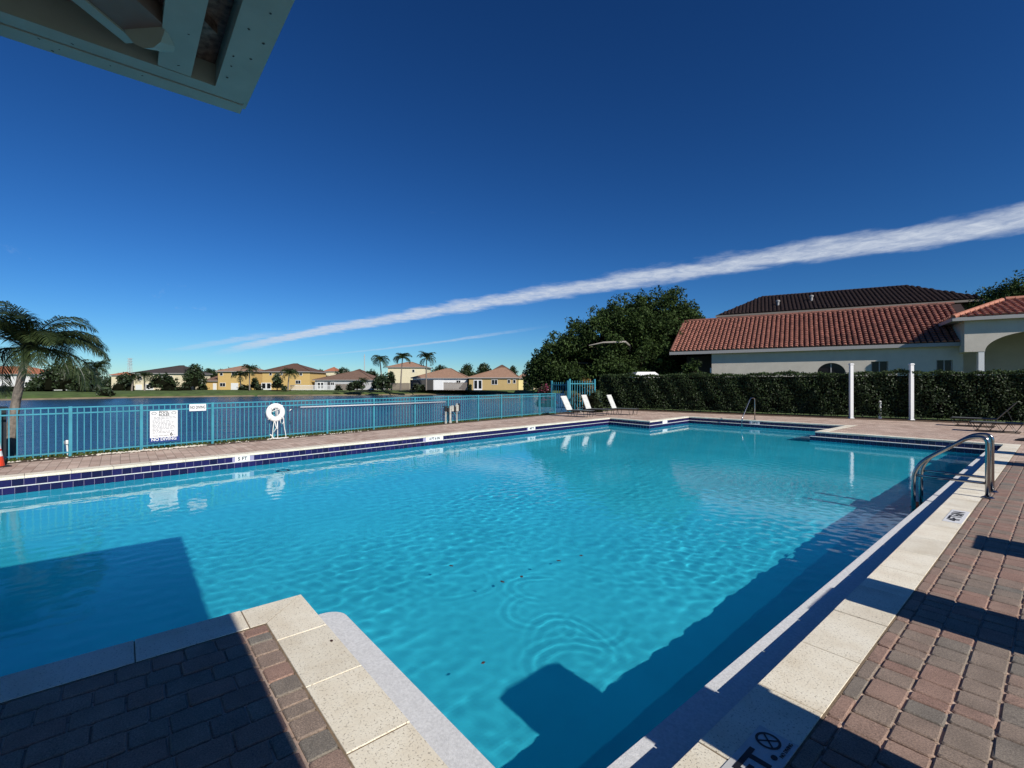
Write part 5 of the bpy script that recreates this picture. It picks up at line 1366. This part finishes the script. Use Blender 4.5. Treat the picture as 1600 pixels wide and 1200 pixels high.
house('low house with tan roof, dark porch and white panel', 645, 730, 136, 590.5, 576, whi, r_tan, [(713, 720, 594, 599)], [(641, 677, 593.5, 'dark'), (678, 692, 594, 'door')], 13, 697)
house('ochre single storey house with tan hip roof by the shore', 733, 809, 133, 590, 574.5, tanw, r_tan, [(768, 777.5, 593, 601), (793, 797.5, 593, 599), (801.5, 806, 593, 599)], [(740, 753.5, 593.5, 'french')], 13, 787)
house('yellow end of the ochre house, sunlight painted into its wall', 810, 829, 135, 590.5, 584, pal('sunlit_yellow_stucco', (0.78, 0.66, 0.30)), r_tan, [], [(818, 829, 591, 'dark')], 9)  # lit end of the ochre house, brightness put into the stucco colour
house('cream house at the edge of the big tree', 834, 862, 140, 582, 572, cream, r_tan, [], [(842, 858, 594, 'dark')], 10)
house('distant house with rose roof between trees', 508, 524, 200, 580, 574, cream, r_org, [], [], 9)
house('distant house with brown roof far behind the grey house', 548, 566, 205, 582, 577, cream, r_brn, [], [], 9)
house('distant house with dark roof behind the ochre house', 772, 796, 190, 578, 570.5, cream, r_brn, [], [], 9)
house('distant orange roofed house behind the left bushes', 174, 192, 175, 586, 581.5, cream, r_org, [], [], 9)
# garden fences across the lake
def far_fence(label, u0, u1, d, y_top, m, gap, white=False):
    l0, l1 = (u0 - 800) / F_PX * d, (u1 - 800) / F_PX * d; b_ = LD(l0, d); h = zat(y_top, d) - GZ; o_ = empty('garden_fence', (b_.x, b_.y, GZ), YAW); tag(o_, label, 'fence'); L_ = l1 - l0
    st = 0.30 if not white else 0.22
    k = int(L_ / st); bm_ = MB().box((0, 0, h / 2), (st * (1 - gap), 0.03, h)).build('board', m); me_ = bm_.data; bpy.data.objects.remove(bm_)
    for i in range(k): share('board', me_, o_, Matrix.Translation(((i + .5) * st, 0, random.gauss(0, 0.03))))
    for z in (0.25, h - 0.2): MB().box((L_ / 2, 0.04, z), (L_, 0.05, 0.09)).build('rail', m, o_)
far_fence('weathered wooden fence behind the tall palms', 607, 641, 131, 598.5, M['woodfence'], 0.12)
far_fence('weathered wooden fence between the white panel and the ochre house', 693, 731, 131, 597.5, M['woodfence'], 0.25)
far_fence('white rail fence in front of the pale grey house', 453, 524, 130, 601.5, M['white'], 0.62, True)
far_fence('short grey wooden fence right of the white rail fence', 524, 545, 131, 600, M['woodfence'], 0.1)

# trees and bushes across the lake
FT = [('low hedge before the far left white house', 30, 109, 30, 600, 615), ('bush beneath the orange distant roof', 186, 122, 22, 597, 613), ('bush left of the cream charcoal roofed house', 203, 121, 14, 598, 612),
      ('shrub at the right wall of the cream charcoal roofed house', 291, 130, 16, 596, 611), ('dark shrub between round tree and garage', 317, 134, 16, 598, 611), ('shrub at the corner of the brown peaked house', 404, 131, 12, 600, 611), ('shrub right of the young tree', 444, 127, 10, 602, 611),
      ('low shrub at the end of the white rail fence', 529, 127, 12, 601, 610), ('tree between grey house and tall palms', 590, 134, 20, 588, 609), ('tree behind the leftmost tall palm', 611, 140, 16, 580, 608), ('bush under the rightmost tall palm', 650, 127, 14, 598, 609), ('shrub beside the wooden fence end', 734, 130, 8, 600, 608), ('shrub at the right wall of the ochre house', 823, 131, 12, 598, 608),
      ('dark rounded tree behind the large palm', 100, 112, 62, 564.5, 615), ('dark shrub mass right of the large palm', 138, 110, 40, 574, 616), ('low olive bush on the far bank', 166, 104, 26, 606, 617),
      ('dark bush below the large palm crown', 62, 112, 40, 588, 616), ('dark bush at the far left shore', 12, 110, 40, 601, 616),
      ('leafy tree in front of the cream charcoal roofed house', 256, 125, 42, 582, 613), ('tall round tree right of the charcoal roof', 304, 133, 32, 568.5, 611), ('dark hedge bush at the foot of the round tree', 275, 124, 50, 603, 613),
      ('tree behind the garage wing', 329, 165, 30, 575, 606), ('bush beside the white door of the yellow house', 381, 131, 20, 599, 611), ('small tree between the two yellow houses', 398, 134, 13, 590, 610),
      ('leafy young tree before the brown peaked house', 433, 128, 17, 583, 610), ('tree behind the cream wing', 500, 172, 30, 577.5, 604), ('broad tree behind the grey house', 537, 185, 28, 573.5, 604), ('tree beside the far pole', 582, 172, 24, 576, 604),
      ('bush before the grey house', 558, 128, 26, 594, 608), ('dense bush under the tall palms', 598, 124, 30, 586, 610), ('tree right of the rightmost tall palm', 690, 178, 34, 569.5, 600), ('broad dark tree left behind the ochre house', 729, 178, 32, 568.5, 602), ('broad dark tree right behind the ochre house', 757, 180, 34, 567.5, 602),
      ('tree left of the tall palms', 575, 168, 18, 581, 604), ('bush on the shore at the left of the wooden fence', 548, 127, 14, 597, 609), ('tree at the foot of the lattice tower', 196, 160, 30, 583, 606), ('bush beside the low tan porch', 660, 129, 12, 600, 608), ('distant tree line clump over the garage', 345, 190, 26, 577, 602), ('distant tree right of the ochre roof', 802, 188, 20, 572, 600), ('dark tree behind the small cream house', 845, 165, 32, 566, 604)]
for k, (lab, u, d, wpx, yt, yb) in enumerate(FT):
    wid = 1.3 * wpx / F_PX * d; zt = zat(yt, d); zb = max(-1.0, GZ if d > 118 else zat(yb, d)); h = zt - zb
    small = h < 2.6
    shrub('leafy_bush' if small else 'leafy_tree', lab, 'bush' if small else 'tree', u, d, wid, zb, h, M['farleaf'], 0.30 if not small else 0.2, 46 if not small else 80, 46 if not small else 26, 300 + k, 'trees and bushes across the lake', True, None if small else min(1.0, h * 0.15))
for k, (lab, u, d, yt, fl) in enumerate([('palm beside the tan roofed yellow house', 390, 128, 579, 2.3), ('palm before the brown peaked yellow house', 450, 127, 586, 2.5), ('leftmost of the three tall palms', 597, 126, 565, 2.6), ('middle of the three tall palms', 626, 126, 562, 2.7), ('rightmost of the three tall palms', 666, 128, 562, 2.8), ('small palm in front of the pale grey house', 566, 127, 597, 1.6), ('palm behind the shrub right of the large palm', 152, 112, 578, 3.2), ('low palm left of the tan roofed palm', 376, 130, 589, 2.2), ('thin palm in front of the cream charcoal roofed house', 226, 118, 590, 2.0), ('thin palm left of the cream charcoal roofed house', 206, 118, 592, 1.8)]):
    x, y = at(u, d); palm(lab, (x, y, GZ), zat(yt, d) - GZ, (random.gauss(0, .4), random.gauss(0, .4)), 26, fl * 1.1, fl * 0.40, 18, 50 + k, 'palms across the lake', 0.16, 1.0, 0.3)
# transmission tower and pole
x, y = at(203, 420); o = empty('lattice_tower', (x, y, GZ), YAW); tag(o, 'faint lattice power tower far beyond the left houses', 'tower'); H_ = zat(559, 420)
sm_ = mat('galvanised_steel', (0.42, 0.43, 0.44), 0.6)
for sx in (-1, 1):
    for sy in (-1, 1): MB().tube([(sx * 1.6, sy * 1.6, 0), (sx * 0.7, sy * 0.7, H_)], 0.16, 5).build('leg', sm_, o)
for k in range(9):
    z0, z1 = H_ * k / 9, H_ * (k + 1) / 9; w0, w1 = 1.6 - 0.9 * k / 9, 1.6 - 0.9 * (k + 1) / 9
    for sy in (-1, 1): MB().tube([(-w0, sy * w0, z0), (w1, sy * w1, z1)], 0.09, 4).build('brace', sm_, o); MB().tube([(w0, sy * w0, z0), (-w1, sy * w1, z1)], 0.09, 4).build('brace', sm_, o)
for z in (0.78, 0.88, 0.97): MB().box((0, 0, H_ * z), (5.4, 0.3, 0.3)).build('cross_arm', sm_, o)
x, y = at(569.5, 330); o = empty('power_pole', (x, y, GZ)); tag(o, 'thin grey power pole above the grey house roof', 'pole'); H_ = zat(553, 330)
MB().tube([(0, 0, 0), (0, 0, H_)], [0.42, 0.28], 8).build('shaft', sm_, o); MB().box((0, 0, H_ * 0.93), (1.6, 0.25, 0.2), YAW).build('cross_arm', sm_, o); MB().box((0, 0, H_ * 0.85), (1.6, 0.25, 0.2), YAW).build('cross_arm', sm_, o)

# wood beyond the houses, reading as one mass
wl = []; rg = np.random.default_rng(77)
for u in np.arange(-260, 900, 3.4):
    d = rg.uniform(215, 265); x, y = at(u, d); h = 7.4 + 1.6 * math.sin(u * 0.021) + 1.1 * math.sin(u * 0.067 + 1) + rg.normal(0, 0.7)
    wl.append((x, y, GZ + h * 0.45, max(2.0, h * 0.5)))
    wl.append((x + rg.normal(0, 1), y + rg.normal(0, 1), GZ + 1.2, 2.2))
wo_ = crown('distant_wood', wl, 9, 0.55, M['farleaf'], None, 78, 0.3); tag(wo_, 'low dark green line of distant trees beyond the houses', 'wood', kind='stuff')
